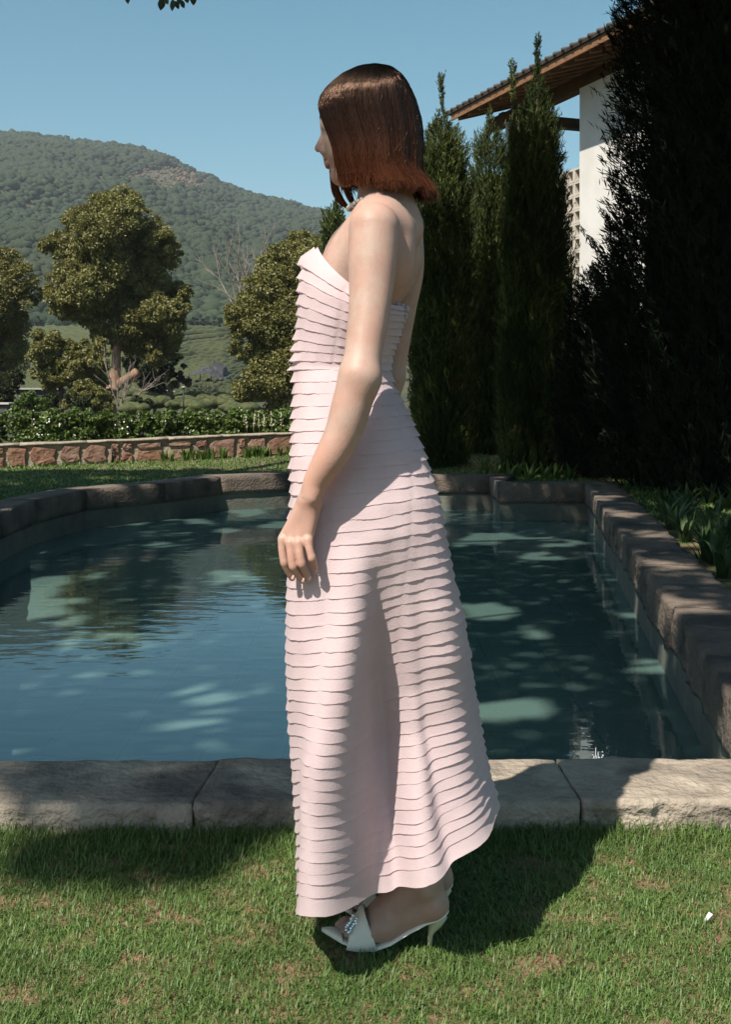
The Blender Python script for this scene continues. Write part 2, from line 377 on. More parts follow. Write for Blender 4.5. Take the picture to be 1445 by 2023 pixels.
# ------------------------------------------------------------------ terrain, forest hill, tea fields
ridge_x = [-900, -600, -300, -100, 0, 60, 120, 200, 250, 300, 345, 400, 470, 560, 637, 700, 800, 950, 1200, 1500, 2200]
ridge_y = [420, 360, 300, 268, 265, 266, 276, 288, 290, 302, 320, 348, 378, 402, 421, 446, 490, 540, 590, 620, 640]
YY = [40, 62, 100, 150, 200, 250, 300, 350]; ZZ = [-1.15, -1.1, .1, 1.4, 4.0, 8.4, 13.5, 19]
def terr(px, Y):
    xr = (px-CX)/F; X = xr*Y
    if Y <= 350:
        z = np.interp(Y, YY, ZZ)+nz(X, Y, 0, .02)*max(0, (Y-110))*.02; return z
    er = (HY-np.interp(px, ridge_x, ridge_y))/F; Yr = 1200; Hr = EYE+er*Yr
    if Y <= Yr:
        t = (Y-350)/(Yr-350); s = t**1.12
        z = 19+(Hr-19)*s; w = t*(1-t)*4
        return z+w*(nz(xr*1000, Y, 3, .006)*20+nz(xr*1000, Y, 8, .018)*9)
    return Hr-(Y-Yr)*.35
pxs = np.linspace(-900, 2200, 160); Ys = np.concatenate([np.linspace(62, 350, 40), np.linspace(365, 1200, 60), [1260, 1400]])
TV = [((px-CX)/F*Y, Y, terr(px, Y)) for Y in Ys for px in pxs]
nc = len(pxs); TF = np.array([(r*nc+c, r*nc+c+1, (r+1)*nc+c+1, (r+1)*nc+c) for r in range(len(Ys)-1) for c in range(nc-1)])
hillo = obj('hillside', TV, TF, M['hill']); hillo['kind'] = 'structure'
hillo.data.materials.append(M['hillbare']); hillo.data.materials.append(M['teasoil'])
mi = np.zeros(len(TF), dtype=np.int32)
for q, f in enumerate(TF):
    x, y, z = TV[f[0]]
    if y < 350: mi[q] = 2
hillo.data.polygons.foreach_set('material_index', mi)
def ico():
    t = (1+5**.5)/2; V = unit(np.array([(-1,t,0),(1,t,0),(-1,-t,0),(1,-t,0),(0,-1,t),(0,1,t),(0,-1,-t),(0,1,-t),(t,0,-1),(t,0,1),(-t,0,-1),(-t,0,1)], float))
    Fc = np.array([(0,11,5),(0,5,1),(0,1,7),(0,7,10),(0,10,11),(1,5,9),(5,11,4),(11,10,2),(10,7,6),(7,1,8),(3,9,4),(3,4,2),(3,2,6),(3,6,8),(3,8,9),(4,9,5),(2,4,11),(6,2,10),(8,6,7),(9,8,1)])
    return V, Fc
IV, IF_ = ico()
def crowns(name, N_, test, rr, m):
    C = []; S = []
    while len(C) < N_:
        px = rng.uniform(-260, 1250); t = rng.uniform(0, 1)**1.0; Y = 352+848*t
        if not test(px, t): continue
        if px > 700 and rng.random() < .6: continue
        C.append(((px-CX)/F*Y, Y, terr(px, Y))); S.append(rng.uniform(*rr)*(.75+.35*t)*(1.35 if nz(px, t*400, 0, .03) > .25 else 1))
    C = np.array(C); S = np.array(S)[:, None, None]
    V = IV[None]*S*np.array([1, 1, .85])*(1+rng.uniform(-.35, .35, (len(C), 12, 1)))+C[:, None]+np.array([0, 0, 1])*S*.55
    Fs = (np.arange(len(C))[:, None, None]*12+IF_[None]).reshape(-1, 3)
    o = obj(name, V.reshape(-1, 3), Fs, m, smooth=True); return o
def bare(px, t):
    Y = 352+848*t; z = terr(px, Y); py = HY-(z-EYE)*F/Y
    d = ((px-335)/72)**2+((py-355-(px-335)*.06)/22)**2+nz(px, py, 0, .05)*1.1
    return d < 1
o = crowns('forest', 30000, lambda p, t: not bare(p, t), (1.5, 3.7), M['forest'])
tag(o, 'dense dark green forest covering the hill behind the garden', 'forest', kind='stuff')
o = crowns('scrub', 500, bare, (.9, 1.7), M['forest_brown']); tag(o, 'brown scrubby clearing high on the forested hill', 'scrub', kind='stuff')
# tree line at the foot of the hill
def tea_row(Y, px0, px1, w, h, seed):
    xs = np.linspace(px0, px1, max(12, int((px1-px0)/4))); V = []; Fs = []
    prof = [(-.5, 0), (-.42, .62), (-.15, .95), (.15, .95), (.42, .62), (.5, 0)]
    for px in xs:
        Yc = Y+nz(px, seed, 0, .012)*6+(px-300)**2*.00006*Y/20; z = terr(px, Yc)
        b = 1+nz(px*1.0, seed*3.1, 0, .11)*.55
        for (u, v) in prof: V.append(((px-CX)/F*Yc, Yc+u*w, z-.1+v*h*b))
    k = len(prof)
    for i in range(len(xs)-1):
        for j in range(k-1): Fs.append((i*k+j, i*k+j+1, (i+1)*k+j+1, (i+1)*k+j))
    return obj('tea_hedge_row', V, Fs, M['tea'])
Yt = 88; q = 0
while Yt < 345:
    o = tea_row(Yt, -120, 760, 1.6+Yt*.006, .75+Yt*.0018, q*7.7)
    tag(o, 'clipped green tea bush row on the terraced slope below the hill', 'tea hedge', 'rows of tea bushes on the terraces')
    Yt += 3.0+Yt*.02+rng.uniform(-.3, .3); q += 1

# ------------------------------------------------------------------ foliage builders
def lobe_leaves(lobes, nclump, nleaf, L, depth=None, spread=.33, hollow=.55):
    """lobes: list of (centre xyz, radius). returns leaves on the skins of small clumps inside the lobes"""
    C = []; A = []
    tot = sum(r**2 for _, r in lobes)
    for c, r in lobes:
        r = r*1.1; k = max(3, int(nclump*r*r/tot))
        d = unit(rng.normal(size=(k, 3))); rad = r*rng.uniform(hollow, 1.0, (k, 1)); cc = np.array(c)+d*rad*np.array([1, 1, .9])
        cr = r*spread*rng.uniform(.7, 1.3, k)
        m_ = nleaf; dd = unit(rng.normal(size=(k, m_, 3))+np.array([0, 0, .25])+d[:, None]*.5)
        pp = cc[:, None]+dd*cr[:, None, None]*rng.uniform(.55, 1.05, (k, m_, 1))*np.array([1, 1, .75])
        C.append(pp.reshape(-1, 3)); A.append((dd+rng.normal(size=dd.shape)*.8+np.array([0, 0, -.35])).reshape(-1, 3))
    C = np.concatenate(C); A = np.concatenate(A)
    return leaves(C, A, L*rng.uniform(.7, 1.3, len(C)), L*.55*rng.uniform(.8, 1.2, len(C)), .2)
def lobes_px(lst, Y, dj=.8):
    out = []
    for (x, y, r) in lst:
        rm = r*Y/F
        out.append((P(x, y, Y)+np.array([0, rng.uniform(-dj, dj)*rm*1.4, 0]), rm))
    return out

# large broadleaf tree on the left (about 58 m away)
Y1 = 58
b = P(214, 818, Y1); b[2] = -1.1
t1 = empty('broadleaf_tree', b, 'large rounded green tree with a forked brown trunk behind the hedge', 'tree')
tr = MB(); tr.tube([b, P(212, 790, Y1), P(222, 762, Y1), P(228, 735, Y1), P(229, 700, Y1), P(233, 660, Y1), P(238, 600, Y1), P(236, 520, Y1)], [.52, .44, .42, .26, .22, .19, .15, .06], 9)
for e in [(150, 500), (300, 520), (180, 590), (330, 600), (200, 440), (270, 430)]:
    s_ = P(234, rng.uniform(600, 680), Y1); ed = P(e[0], e[1], Y1+rng.uniform(-1, 1)); md = (s_+ed)/2+np.array([0, 0, -.3]); tr.tube([s_, md, ed], [.11, .08, .03], 6)
tr.build('trunk', M['bark'], t1)
MB().tube([P(222, 764, Y1), P(240, 756, Y1-.1), P(256, 746, Y1-.2), P(271, 734, Y1-.3)], [.34, .27, .25, .24], 9).build('cut_branch', M['bark'], t1)
lob1 = [(235,415,38),(200,420,32),(262,440,34),(165,445,34),(140,475,34),(112,492,24),(215,470,45),(290,462,32),(318,482,30),(335,505,18),(262,495,45),(180,505,42),(150,535,36),(222,540,45),(300,530,42),(118,560,26),(135,595,32),(180,580,42),(245,590,48),(300,590,42),(340,580,26),(355,612,20),(322,625,34),(270,640,42),(205,632,38),(345,655,24),(295,672,34),(160,618,26),(250,672,28),(330,690,18),(310,700,20),(205,665,20)]
V, Fs = lobe_leaves(lobes_px(lob1, Y1, 1.0), 1100, 135, .155, spread=.40)
obj('crown', V, Fs, M['camphor'], t1)
# tree cut by the left edge
Y2 = 62; b = P(-5, 820, Y2); b[2] = -1.1
t2 = empty('broadleaf_tree', b, 'green tree cut off by the left edge of the picture', 'tree')
MB().tube([b, P(0, 740, Y2), P(-8, 650, Y2), P(5, 560, Y2)], [.35, .28, .2, .08], 8).build('trunk', M['bark_dark'], t2)
V, Fs = lobe_leaves(lobes_px([(5,525,32),(-35,520,40),(35,555,30),(50,580,22),(15,590,40),(-40,600,60),(10,640,34),(-30,680,60),(20,700,24),(15,735,18)], Y2), 350, 130, .155, spread=.4); obj('crown', V, Fs, M['camphor'], t2)
# tree behind the dress
Y3 = 50; b = P(560, 825, Y3); b[2] = -1.1
t3 = empty('broadleaf_tree', b, 'bushy olive green tree just left of the pink dress', 'tree')
MB().tube([b, P(555, 740, Y3), P(560, 640, Y3), P(575, 540, Y3)], [.3, .24, .18, .08], 8).build('trunk', M['bark_dark'], t3)
V, Fs = lobe_leaves(lobes_px([(590,485,34),(560,505,30),(610,520,34),(540,545,36),(575,560,45),(515,575,32),(500,605,32),(480,640,28),(465,630,20),(530,630,45),(580,640,50),(540,690,45),(500,700,22),(590,720,50),(530,750,40),(500,765,30),(480,775,20),(560,785,35),(455,610,14),(470,690,18),(640,600,50),(640,700,50)], Y3, .7), 800, 120, .135, spread=.4); obj('crown', V, Fs, M['camphor'], t3)
# dark tree behind the big one, small trees and bushes
def bush(name, label, cat, lst, Y, m, ncl, nl, L, group=None, trunk=None):
    b = P(lst[0][0], 820, Y); b[2] = min(b[2], -.9) if Y > 30 else 0
    e = empty(name, b, label, cat, group)
    tb = MB(); tb.tube([b, P(lst[0][0], lst[0][1], Y)], [.14, .05], 6); tb.build('trunk', M['bark_dark'], e)
    V, Fs = lobe_leaves(lobes_px(lst, Y), ncl, nl, L); obj('crown', V, Fs, m, e); return e
bush('dark_tree', 'dark evergreen tree low behind the forked trunk', 'tree', [(305,715,34),(335,705,26),(275,715,24),(350,735,16),(300,690,30),(325,740,20),(300,760,24),(335,770,20),(275,745,22),(360,755,14)], 75, M['camphor_dark'], 120, 70, .3)
bush('small_tree', 'loose green tree standing left of the forked trunk', 'tree', [(120,700,32),(95,675,26),(85,700,24),(150,725,30),(110,740,32),(165,760,32),(190,720,22),(75,730,16),(195,770,22),(185,690,24)], 52, M['camphor'], 260, 90, .15)
bush('small_tree', 'lower bushy green tree at the foot of the forked trunk', 'tree', [(185,790,26),(150,790,20),(205,800,16),(165,765,18)], 50, M['camphor'], 110, 80, .14)
bush('round_bush', 'rounded yellow green bush above the left end of hedge', 'bush', [(55,795,20),(40,805,18),(75,800,16),(60,785,14)], 40, M['hedge'], 60, 70, .12)
bush('grey_bush', 'dull grey green bush by the left picture edge', 'bush', [(10,775,20),(25,760,16),(35,745,14),(5,790,20)], 60, M['camphor_dark'], 60, 60, .2)
bush('dull_bush', 'dull brownish bush between round bush and forked tree', 'bush', [(108,790,16),(125,795,14),(92,785,10)], 56, M['camphor_dark'], 50, 60, .18)
for (x, y, r_, Y, lab) in [(390,628,16,330,'far'),(420,618,14,335,'far')]: pass
bush('brown_shrub', 'brownish shrub behind the left half of the hedge', 'shrub', [(150,800,14),(165,795,14),(140,785,12)], 46, M['camphor_dark'], 50, 60, .12)
bush('brown_shrub', 'dull shrub right of the base of the forked trunk', 'shrub', [(262,800,12),(275,795,12),(290,800,12)], 46, M['camphor_dark'], 50, 60, .12)
for k in range(56):                                                    # clipped round tea mounds just beyond the hedge
    px = 228+rng.uniform(0, 265); Yk = rng.choice([44, 50, 57, 64]); py = {44: 806, 50: 797, 57: 789, 64: 782}[int(Yk)]+rng.uniform(-3, 3)
    c = P(px, py, Yk); rr = rng.uniform(.17, .30); V = IV*rr*np.array([1.5, 1.3, 1]); nV = []; 
    mbb = MB().ball(c, rr, 12, 8, (1.9, 1.4, .9)); V = np.array(mbb.V); V = V+np.array([[nz(v[0], v[1], v[2], 5)*.09, 0, nz(v[0], v[1], v[2]+9, 9)*.09] for v in V]); V = np.vstack([V]); 
    tag(obj('tea_mound', V, mbb.F, M['tea']), 'clipped round tea bush on the field just beyond the hedge', 'tea bush', 'round tea bushes beyond the hedge')
o = []
for k in range(26):
    px = -40+k*28+rng.uniform(-8, 8)
    if 85 < px < 330: continue
    Yk = rng.uniform(335, 352); zc = terr(px, Yk); e_px = HY-(zc-EYE)*F/Yk
    lst = [(px+rng.uniform(-10, 10), e_px-rng.uniform(4, 16), rng.uniform(7, 13)) for _ in range(4)]
    bt = np.array([(px-CX)/F*Yk, Yk, zc]); e = empty('hillfoot_tree', bt, 'rounded dark tree at the foot of the forested hill', 'tree', 'trees along the foot of the hill')
    MB().tube([bt-np.array([0,0,.3]), bt+np.array([0, 0, 2.5])], .25, 5).build('trunk', M['bark_dark'], e)
    V, Fs = lobe_leaves(lobes_px(lst, Yk, .6), 26, 26, .9); obj('crown', V, Fs, M['forest'], e)

def bare_tree(label, bx, by, hpx, wpx, Y, m, group=None, seed=0, lean=0, n1=9, thick=.06, name='bare_tree'):
    rs = random.Random(seed); b0 = P(bx, by, Y); mb = MB()
    e = empty(name, b0, label, 'tree', group)
    s = Y/F
    def grow(p, d, l, r, lev):
        pts = [p]; q = p.copy()
        for k in range(3):
            d = d+np.array([rs.gauss(0, .12), rs.gauss(0, .12), rs.gauss(.02, .06)]); d = d/np.linalg.norm(d); q = q+d*l/3; pts.append(q.copy())
        mb.tube(pts, np.linspace(r, r*.45, 4), 4, False)
        if lev > 0:
            for _ in range(4 if lev > 1 else 3):
                t = rs.choice([1, 2, 3, 3]); a = d+np.array([rs.gauss(0, .5), rs.gauss(0, .4), rs.gauss(.15, .25)])
                grow(pts[t], a/np.linalg.norm(a), l*rs.uniform(.45, .7), r*.5, lev-1)
    for k in range(n1):
        dx = (k/(n1-1)-.5)*2 if n1 > 1 else 0
        d = np.array([dx*wpx/hpx*.9+lean, rs.uniform(-.25, .25), 1.0]); d /= np.linalg.norm(d)
        grow(b0, d, hpx*s*rs.uniform(.55, .8), thick, 2)
    mb.build('trunk', m, e); return e
bare_tree('pale leafless tree rising behind the bushy olive tree', 482, 640, 150, 75, 85, M['twig'], seed=3, n1=9, thick=.09)
bare_tree('pale leafless shrub just right of the cut branch', 232, 812, 95, 80, 48, M['twig'], seed=5, lean=.55, n1=7, thick=.035)
bare_tree('small reddish leafless tree by the white parasol', 340, 812, 50, 26, 60, M['twig_red'], seed=8, n1=5, thick=.03)
bare_tree('small reddish leafless tree right of the lamp post', 408, 812, 52, 34, 60, M['twig_red'], seed=9, n1=5, thick=.035)

# ------------------------------------------------------------------ far small things
e = empty('shade_net_shelter', P(405, 745, 150), 'crumpled dark grey shade net roof among the tea rows', 'shelter')
V = []; Fs = []; nx_, ny_ = 26, 8
c0 = P(372, 738, 150); c1 = P(446, 740, 150)
for i in range(nx_+1):
    for j in range(ny_+1):
        u = i/nx_; v = j/ny_; p = c0*(1-u)+c1*u
        z = .1+1.25*math.sin(math.pi*min(1, u*1.1+.05))*(1-v*.0)*(.55+.45*math.sin(v*math.pi))+(1.0 if .5 < u < .85 and v > .55 else 0)+nz(u*12, v*9, 0)*.25-.75*(1-v)
        V.append((p[0], p[1]+v*9-2, p[2]+z))
for i in range(nx_):
    for j in range(ny_): a = i*(ny_+1)+j; Fs.append((a, a+ny_+1, a+ny_+2, a+1))
obj('net', V, Fs, M['net'], e, False)
for u in (.05, .35, .65, .95):
    p = c0*(1-u)+c1*u; MB().tube([p+np.array([0, -1.5, -1.8]), p+np.array([0, -1.5, .2])], .06, 5).build('post', M['metal'], e)
e = empty('parasol', P(334, 786, 95), 'small white parasol among the tea rows', 'parasol')
mb = MB(); c = P(334, 774, 95); N_ = 10; V = [c+np.array([0, 0, .25])]+[c+np.array([math.cos(2*math.pi*k/N_)*.5, math.sin(2*math.pi*k/N_)*.5, -.02]) for k in range(N_)]
obj('canopy', V, [(0, 1+k, 1+(k+1) % N_) for k in range(N_)], M['white'], e, False); MB().tube([c, P(334, 790, 95)], .02, 5).build('pole', M['metal'], e)
e = empty('lamp_post', P(362, 815, 46), 'thin dark lamp post behind the hedge', 'lamp post')
MB().tube([P(362, 815, 46)-np.array([0, 0, .3]), P(362, 767, 46)], .028, 6).build('pole', M['metal'], e)
MB().ball(P(362, 765, 46), .07, 8, 5, (1.3, 1.3, .5)).build('lamp_head', M['shedroof'], e)
e = empty('shed', P(88, 790, 70), 'low dark shed with a pale flat roof left of the forked tree', 'shed')
c = P(85, 780, 70); MB().box(c, (2.6, 2, .65)).build('wall', M['shedwall'], e, False); MB().box(P(85, 768, 70), (2.9, 2.4, .1)).build('roof', M['shedroof'], e, False)
e = empty('shed', P(0, 812, 45), 'little pale shelter roof at the left picture edge', 'shed')
MB().box(P(0, 806, 45), (.8, 1, .35)).build('wall', M['shedwall'], e, False); MB().box(P(0, 797, 45), (1.0, 1.2, .06)).build('roof', M['concrete'], e, False)

# ------------------------------------------------------------------ red stone wall and hedge
wa = G(0, 926); wb = P(575, 770, 17.6); wdir = unit((wb-wa)[:2]); wa = wa[:2]-wdir*3.0; wlen = 15.0
wn = np.array([wdir[1], -wdir[0]])                       # towards the camera
w0 = empty('stone_wall', (wa[0]+wdir[0]*4, wa[1]+wdir[1]*4, 0), 'low garden wall of reddish rubble stones with a pale cap', 'wall')
H = .31
def wrise(x): return min(.17, max(0, (x+5.2)/4.05*.13))
def wp(s, d, z): q = wa+wdir*s+wn*d; return np.array([q[0], q[1], z+wrise(q[0])])
def lawnz(x, y):
    yw = np.interp(x, [-8, -5.2, -1.16, 6], [16.1, 16.6, 17.6, 19.3]); t = min(1, max(0, (y-14.9)/(yw-14.9))); return wrise(x)*t*t*(3-2*t)
V = []; Fs = []
for i in range(27):
    for j in range(13):
        x = -8+i*.45; yw = np.interp(x, [-8, -5.2, -1.16, 6], [16.1, 16.6, 17.6, 19.3])+.1; y = 14.9+(yw-14.9)*j/12; V.append((x, y, lawnz(x, y)+.004))
for i in range(26):
    for j in range(12): a = i*13+j; Fs.append((a, a+13, a+14, a+1))
tag(obj('lawn_bank', V, Fs, M['lawn']), kind='structure')
axw = [np.array([*wdir, 0]), np.array([*wn, 0]), np.array([0, 0, 1.])]
V = []; Fs = []
for i in range(31):
    s_ = wlen*i/30
    for (d, z) in ((-.02, -.1), (-.02, H), (-.32, H), (-.32, -.1)): V.append(wp(s_, d, z))
    if i: a = 4*i; Fs += [(a-4, a, a+1, a-3), (a-3, a+1, a+2, a-2), (a-2, a+2, a+3, a-1)]
obj('mortar', V, Fs, M['mortar'], w0, False)
capv = MB(); s = 0
while s < wlen:
    l = rng.uniform(.7, 1.2); l = min(l, wlen-s)
    cc = MB(); nn = 8; V = []
    for i in range(nn+1):
        for (d, z) in ((.025, H-.0), (.035, H+.02), (.02, H+.035), (-.35, H+.035), (-.35, H)):
            V.append(wp(s+.004+(l-.008)*i/nn, d+nz(s+i*.2, d*9, z*30, 3)*.02, z+nz(s+i*.13, d*5, z, 5)*.014))
    Fs = [(i*5+j, i*5+(j+1) % 5, (i+1)*5+(j+1) % 5, (i+1)*5+j) for i in range(nn) for j in range(5)]+[(4, 3, 2, 1, 0), tuple(nn*5+j for j in range(5))]
    cc.add(V, Fs).build('cap_stone', M['mortar'], w0); s += l
s = .02; mats3 = [M['red1'], M['red2'], M['red3'], M['red1'], M['red2']]
def rubble(s0, s1, z0, z1):
    c = np.array([(s0+s1)/2, (z0+z1)/2]); hw = (s1-s0)/2; hz = (z1-z0)/2; k = 9; pts = []
    for i in range(k):
        t = 2*math.pi*(i+rng.uniform(-.25, .25))/k; cx_, cz_ = math.cos(t), math.sin(t); m_ = max(abs(cx_), abs(cz_))
        rr = rng.uniform(.8, 1.0)*(.72+.28/m_*1.0) if m_ > .8 else rng.uniform(.95, 1.15)
        pts.append(c+np.array([cx_/m_*hw*min(rr, 1), cz_/m_*hz*min(rr, 1)]))
    V = [wp(p[0], -.03, p[1]) for p in pts]+[wp(lerp(c, p, .93)[0], .012+rng.uniform(0, .01), lerp(c, p, .93)[1]) for p in pts]+[wp(lerp(c, p, .55)[0], .02+rng.uniform(-.008, .012), lerp(c, p, .55)[1]) for p in pts]
    Fs = [(i, (i+1) % k, k+(i+1) % k, k+i) for i in range(k)]+[(k+i, k+(i+1) % k, 2*k+(i+1) % k, 2*k+i) for i in range(k)]+[tuple(2*k+i for i in range(k))]
    obj('stone', V, Fs, mats3[rng.integers(5)], w0, False)
while s < wlen-.4:
    w_ = rng.choice([rng.uniform(.12, .2), rng.uniform(.26, .46)]); u = rng.random()
    if w_ < .2 or u < .3:
        zt = rng.uniform(.12, .18); rubble(s, s+w_, .0, zt); rubble(s+.01, s+w_-.01, zt+.025, H-.02)
        if u < .2 and w_ > .24: pass
    else: rubble(s, s+w_, rng.uniform(0, .03), H-.015)
    s += w_+rng.uniform(.015, .05)
MB().tube([wp(4.55, .05, -.02), wp(4.55, .05, .26)], .012, 5).build('metal_stake', M['metal'], None); bpy.data.objects['metal_stake']['label'] = 'thin dark stake standing against the red stone wall'; bpy.data.objects['metal_stake']['category'] = 'stake'
# hedge
def hedge(label, px0, px1, Y, ytop, ybot, m, nleafs):
    e = empty('hedge', P((px0+px1)/2, ybot, Y), label, 'hedge')
    lobs = []; x = px0
    while x < px1:
        r_ = rng.uniform(12, 18); 
        for yy in np.arange(ytop+r_*.8, ybot+8, 13): lobs.append((x+rng.uniform(-5, 5), yy+rng.uniform(-3, 3), r_))
        x += 13
    V, Fs = lobe_leaves(lobes_px(lobs, Y, 1.0), len(lobs)*5, nleafs//(len(lobs)*5), .085, spread=.42, hollow=.5)
    obj('foliage', V, Fs, m, e)
    tb = MB()
    for x in np.arange(px0+8, px1, 24): tb.tube([P(x, ybot+25, Y), P(x+rng.uniform(-5, 5), ytop+15, Y)], [.03, .015], 5)
    tb.build('stem', M['bark_dark'], e); return e
h1 = hedge('long trimmed green hedge behind the red stone wall', 30, 700, 22.5, 812, 872, M['hedge'], 42000)
hedge('short hedge end at the left picture edge', -90, 6, 22.5, 818, 880, M['hedge'], 7000)
fl = MB()
for k in range(20): fl.ball(P(rng.choice([rng.uniform(60, 100), rng.uniform(225, 262), rng.uniform(300, 560)]), rng.uniform(825, 862), 21.9), rng.uniform(.012, .022), 5, 4)
fl.build('white_blossom', M['flower'], h1)['kind'] = 'stuff'
for k in range(6):
    x = (488, 500, 512, 523, 537, 556)[k]; e = MB(); p0 = P(x, 855, 21.6); p1 = P(x+rng.uniform(-3, 3), 812+rng.uniform(0, 12), 21.6)
    e.tube([p0, p1], .008, 4)
    for j in range(9): e.ball(p0*(1-(.35+.07*j))+p1*(.35+.07*j)+rng.normal(size=3)*.012, .016, 5, 4)
    tag(e.build('dry_flower_spike', M['spike']), 'pale dry flower spike standing in front of the hedge', 'plant', 'dry flower spikes by the hedge')

# strap-leaved plants
def strap_plant(c, nl, h, m, label, group, name='strap_leaf_plant', lean=.5):
    parts = []; V = []; Fs = []
    for k in range(nl):
        a = rng.uniform(0, 2*math.pi); ln = h*rng.uniform(.6, 1.1); w = .018*rng.uniform(.7, 1.3)*(h/.2)**.5; bnd = rng.uniform(.15, lean); bb = np.array(c)+np.array([math.cos(a), math.sin(a), 0])*rng.uniform(0, .05)
        sd_ = np.array([-math.sin(a), math.cos(a), 0]); n0 = len(V)
        for j in range(5):
            t = j/4; p = bb+np.array([math.cos(a)*bnd*ln*t**1.6, math.sin(a)*bnd*ln*t**1.6, ln*(t-.35*bnd*t*t*t)]); ww = w*(1-t**2.2)+.0008
            V += [p-sd_*ww, p+sd_*ww]
            if j: Fs.append((n0+2*j-2, n0+2*j-1, n0+2*j+1, n0+2*j))
    return tag(obj(name, V, Fs, m), label, 'plant', group)
for k in range(34):
    sx = rng.uniform(5.2, 8.2) if k < 26 else rng.uniform(3.0, 5.5); q = wp(sx, .1+rng.uniform(0, .12), 0)
    strap_plant(q, 12 if k < 26 else 5, .20 if k < 26 else .09, M['strap'], 'pale green iris shoots along the foot of the stone wall', 'iris shoots by the wall')
for (x, y) in [(958, 938), (985, 940), (1005, 945), (1022, 943), (1045, 948), (1075, 946), (1100, 947), (1125, 948)]:
    strap_plant(G(x, y), 11, .27, M['strap'], 'leafy green plant behind the far edge of the pool', 'leafy plants behind the far pool edge', 'leafy_plant', .9)
for k in range(26):
    x = rng.uniform(1230, 1470); y = rng.uniform(985, 1150); p = G(x, y); 
    lim = 1.168+.133*(p[1]-3.3)+.45
    if p[0] < lim: p[0] = lim+rng.uniform(0, .5)
    strap_plant(p, 12, .28, M['strap_shaded'], 'dark green leafy plant in the shaded bed right of the pool', 'plants in the shaded bed', 'leafy_plant', .9)

# ------------------------------------------------------------------ building with deep timber eaves
d1 = unit(np.array([.373, -1.0])); d2 = unit(np.array([1., .373]))       # along the eave towards us / into the roof
E0 = np.array([1.78, 24.0]); EH = 6.84; pitch = .29; RL = 14.0; RW = 6.0
bld = empty('building', (5, 18, 0), 'white rendered house with a dark tiled roof and brown timber eaves', 'building')
def bp(s, o, z): q = E0+d1*s+d2*o; return np.array([q[0], q[1], z])
def rz(o): return EH+o*pitch
A3 = np.array([*d1, 0.]); B3 = unit(np.array([*d2, pitch])); N3 = np.cross(A3, B3); N3 = N3 if N3[2] > 0 else -N3
def slab(o0, o1, s0, s1, zoff, th, name, m):
    c = bp((s0+s1)/2, (o0+o1)/2, rz((o0+o1)/2)+zoff); MB().box(c, (s1-s0, (o1-o0)*math.hypot(1, pitch), th), [A3, B3, N3]).build(name, m, bld, False)
slab(.0, RW, -.1, RL, -.045, .03, 'roof_boarding', M['wood_dark'])
slab(-.06, RW, -.15, RL, .0, .05, 'roof', M['rooftile'])
for k in range(int(RL/.28)):                                          # rows of tiles along the eave edge
    mb = MB(); mb.tube([bp(-.12+.28*k, -.09, rz(-.09)+.035), bp(-.12+.28*k, 1.2, rz(1.2)+.035)], .038, 6); mb.build('roof_tile', M['rooftile'], bld)
MB().box(bp(RL/2, .0, rz(0)-.11), (RL, .035, .13), [A3, np.array([*d2, 0]), np.array([0, 0, 1.])]).build('fascia_board', M['wood'], bld, False)
k = 0
while .25+.46*k < RL:
    s_ = .25+.46*k; c0_ = bp(s_, .04, rz(.04)-.16); c1_ = bp(s_, 3.2, rz(3.2)-.16)
    MB().box((c0_+c1_)/2, (.09, np.linalg.norm(c1_-c0_), .14), [A3, B3, N3]).build('rafter', M['wood'], bld, False); k += 1
WO = .8; WS = 3.72
MB().box(bp((WS+RL)/2, WO+.12, 3.25), (RL-WS, .24, 6.5), [A3, np.array([*d2, 0]), np.array([0, 0, 1.])]).build('wall', M['stucco'], bld, False)
MB().box(bp(WS+.12, WO+2.5, 3.2), (.24, 4.5, 6.4), [A3, np.array([*d2, 0]), np.array([0, 0, 1.])]).build('wall', M['stucco'], bld, False)
MB().box(bp(RL/2, WO+.12, 6.62), (RL, .2, .24), [A3, np.array([*d2, 0]), np.array([0, 0, 1.])]).build('eave_beam', M['wood_dark'], bld, False)
MB().box(bp(.25, WO+2, 6.75), (.2, 3.6, .22), [A3, np.array([*d2, 0]), np.array([0, 0, 1.])]).build('eave_beam', M['wood_dark'], bld, False)
MB().box(bp(RL/2, 3.4, 7.35), (RL, .2, .24), [A3, np.array([*d2, 0]), np.array([0, 0, 1.])]).build('eave_beam', M['wood_dark'], bld, False)
MB().tube([bp(.9, WO+.1, -1), bp(.9, WO+.1, 6.5)], .11, 12).build('column', M['stucco'], bld)
# breeze-block screen beside the wall
bs = .25; 
for i in range(5):
    for j in range(21):
        c = bp(WS-.14-bs*i, WO+.12, 5.12-bs*(j+.5)); mb = MB(); ax = [A3, np.array([*d2, 0]), np.array([0, 0, 1.])]
        t = .035; w = bs-.006
        mb.box(c+ax[2]*(w/2-t/2), (w, .16, t), ax); mb.box(c-ax[2]*(w/2-t/2), (w, .16, t), ax)
        mb.box(c+ax[0]*(w/2-t/2), (t, .16, w-2*t-.001), ax); mb.box(c-ax[0]*(w/2-t/2), (t, .16, w-2*t-.001), ax)
        mb.build('breeze_block', M['concrete'], bld, False)

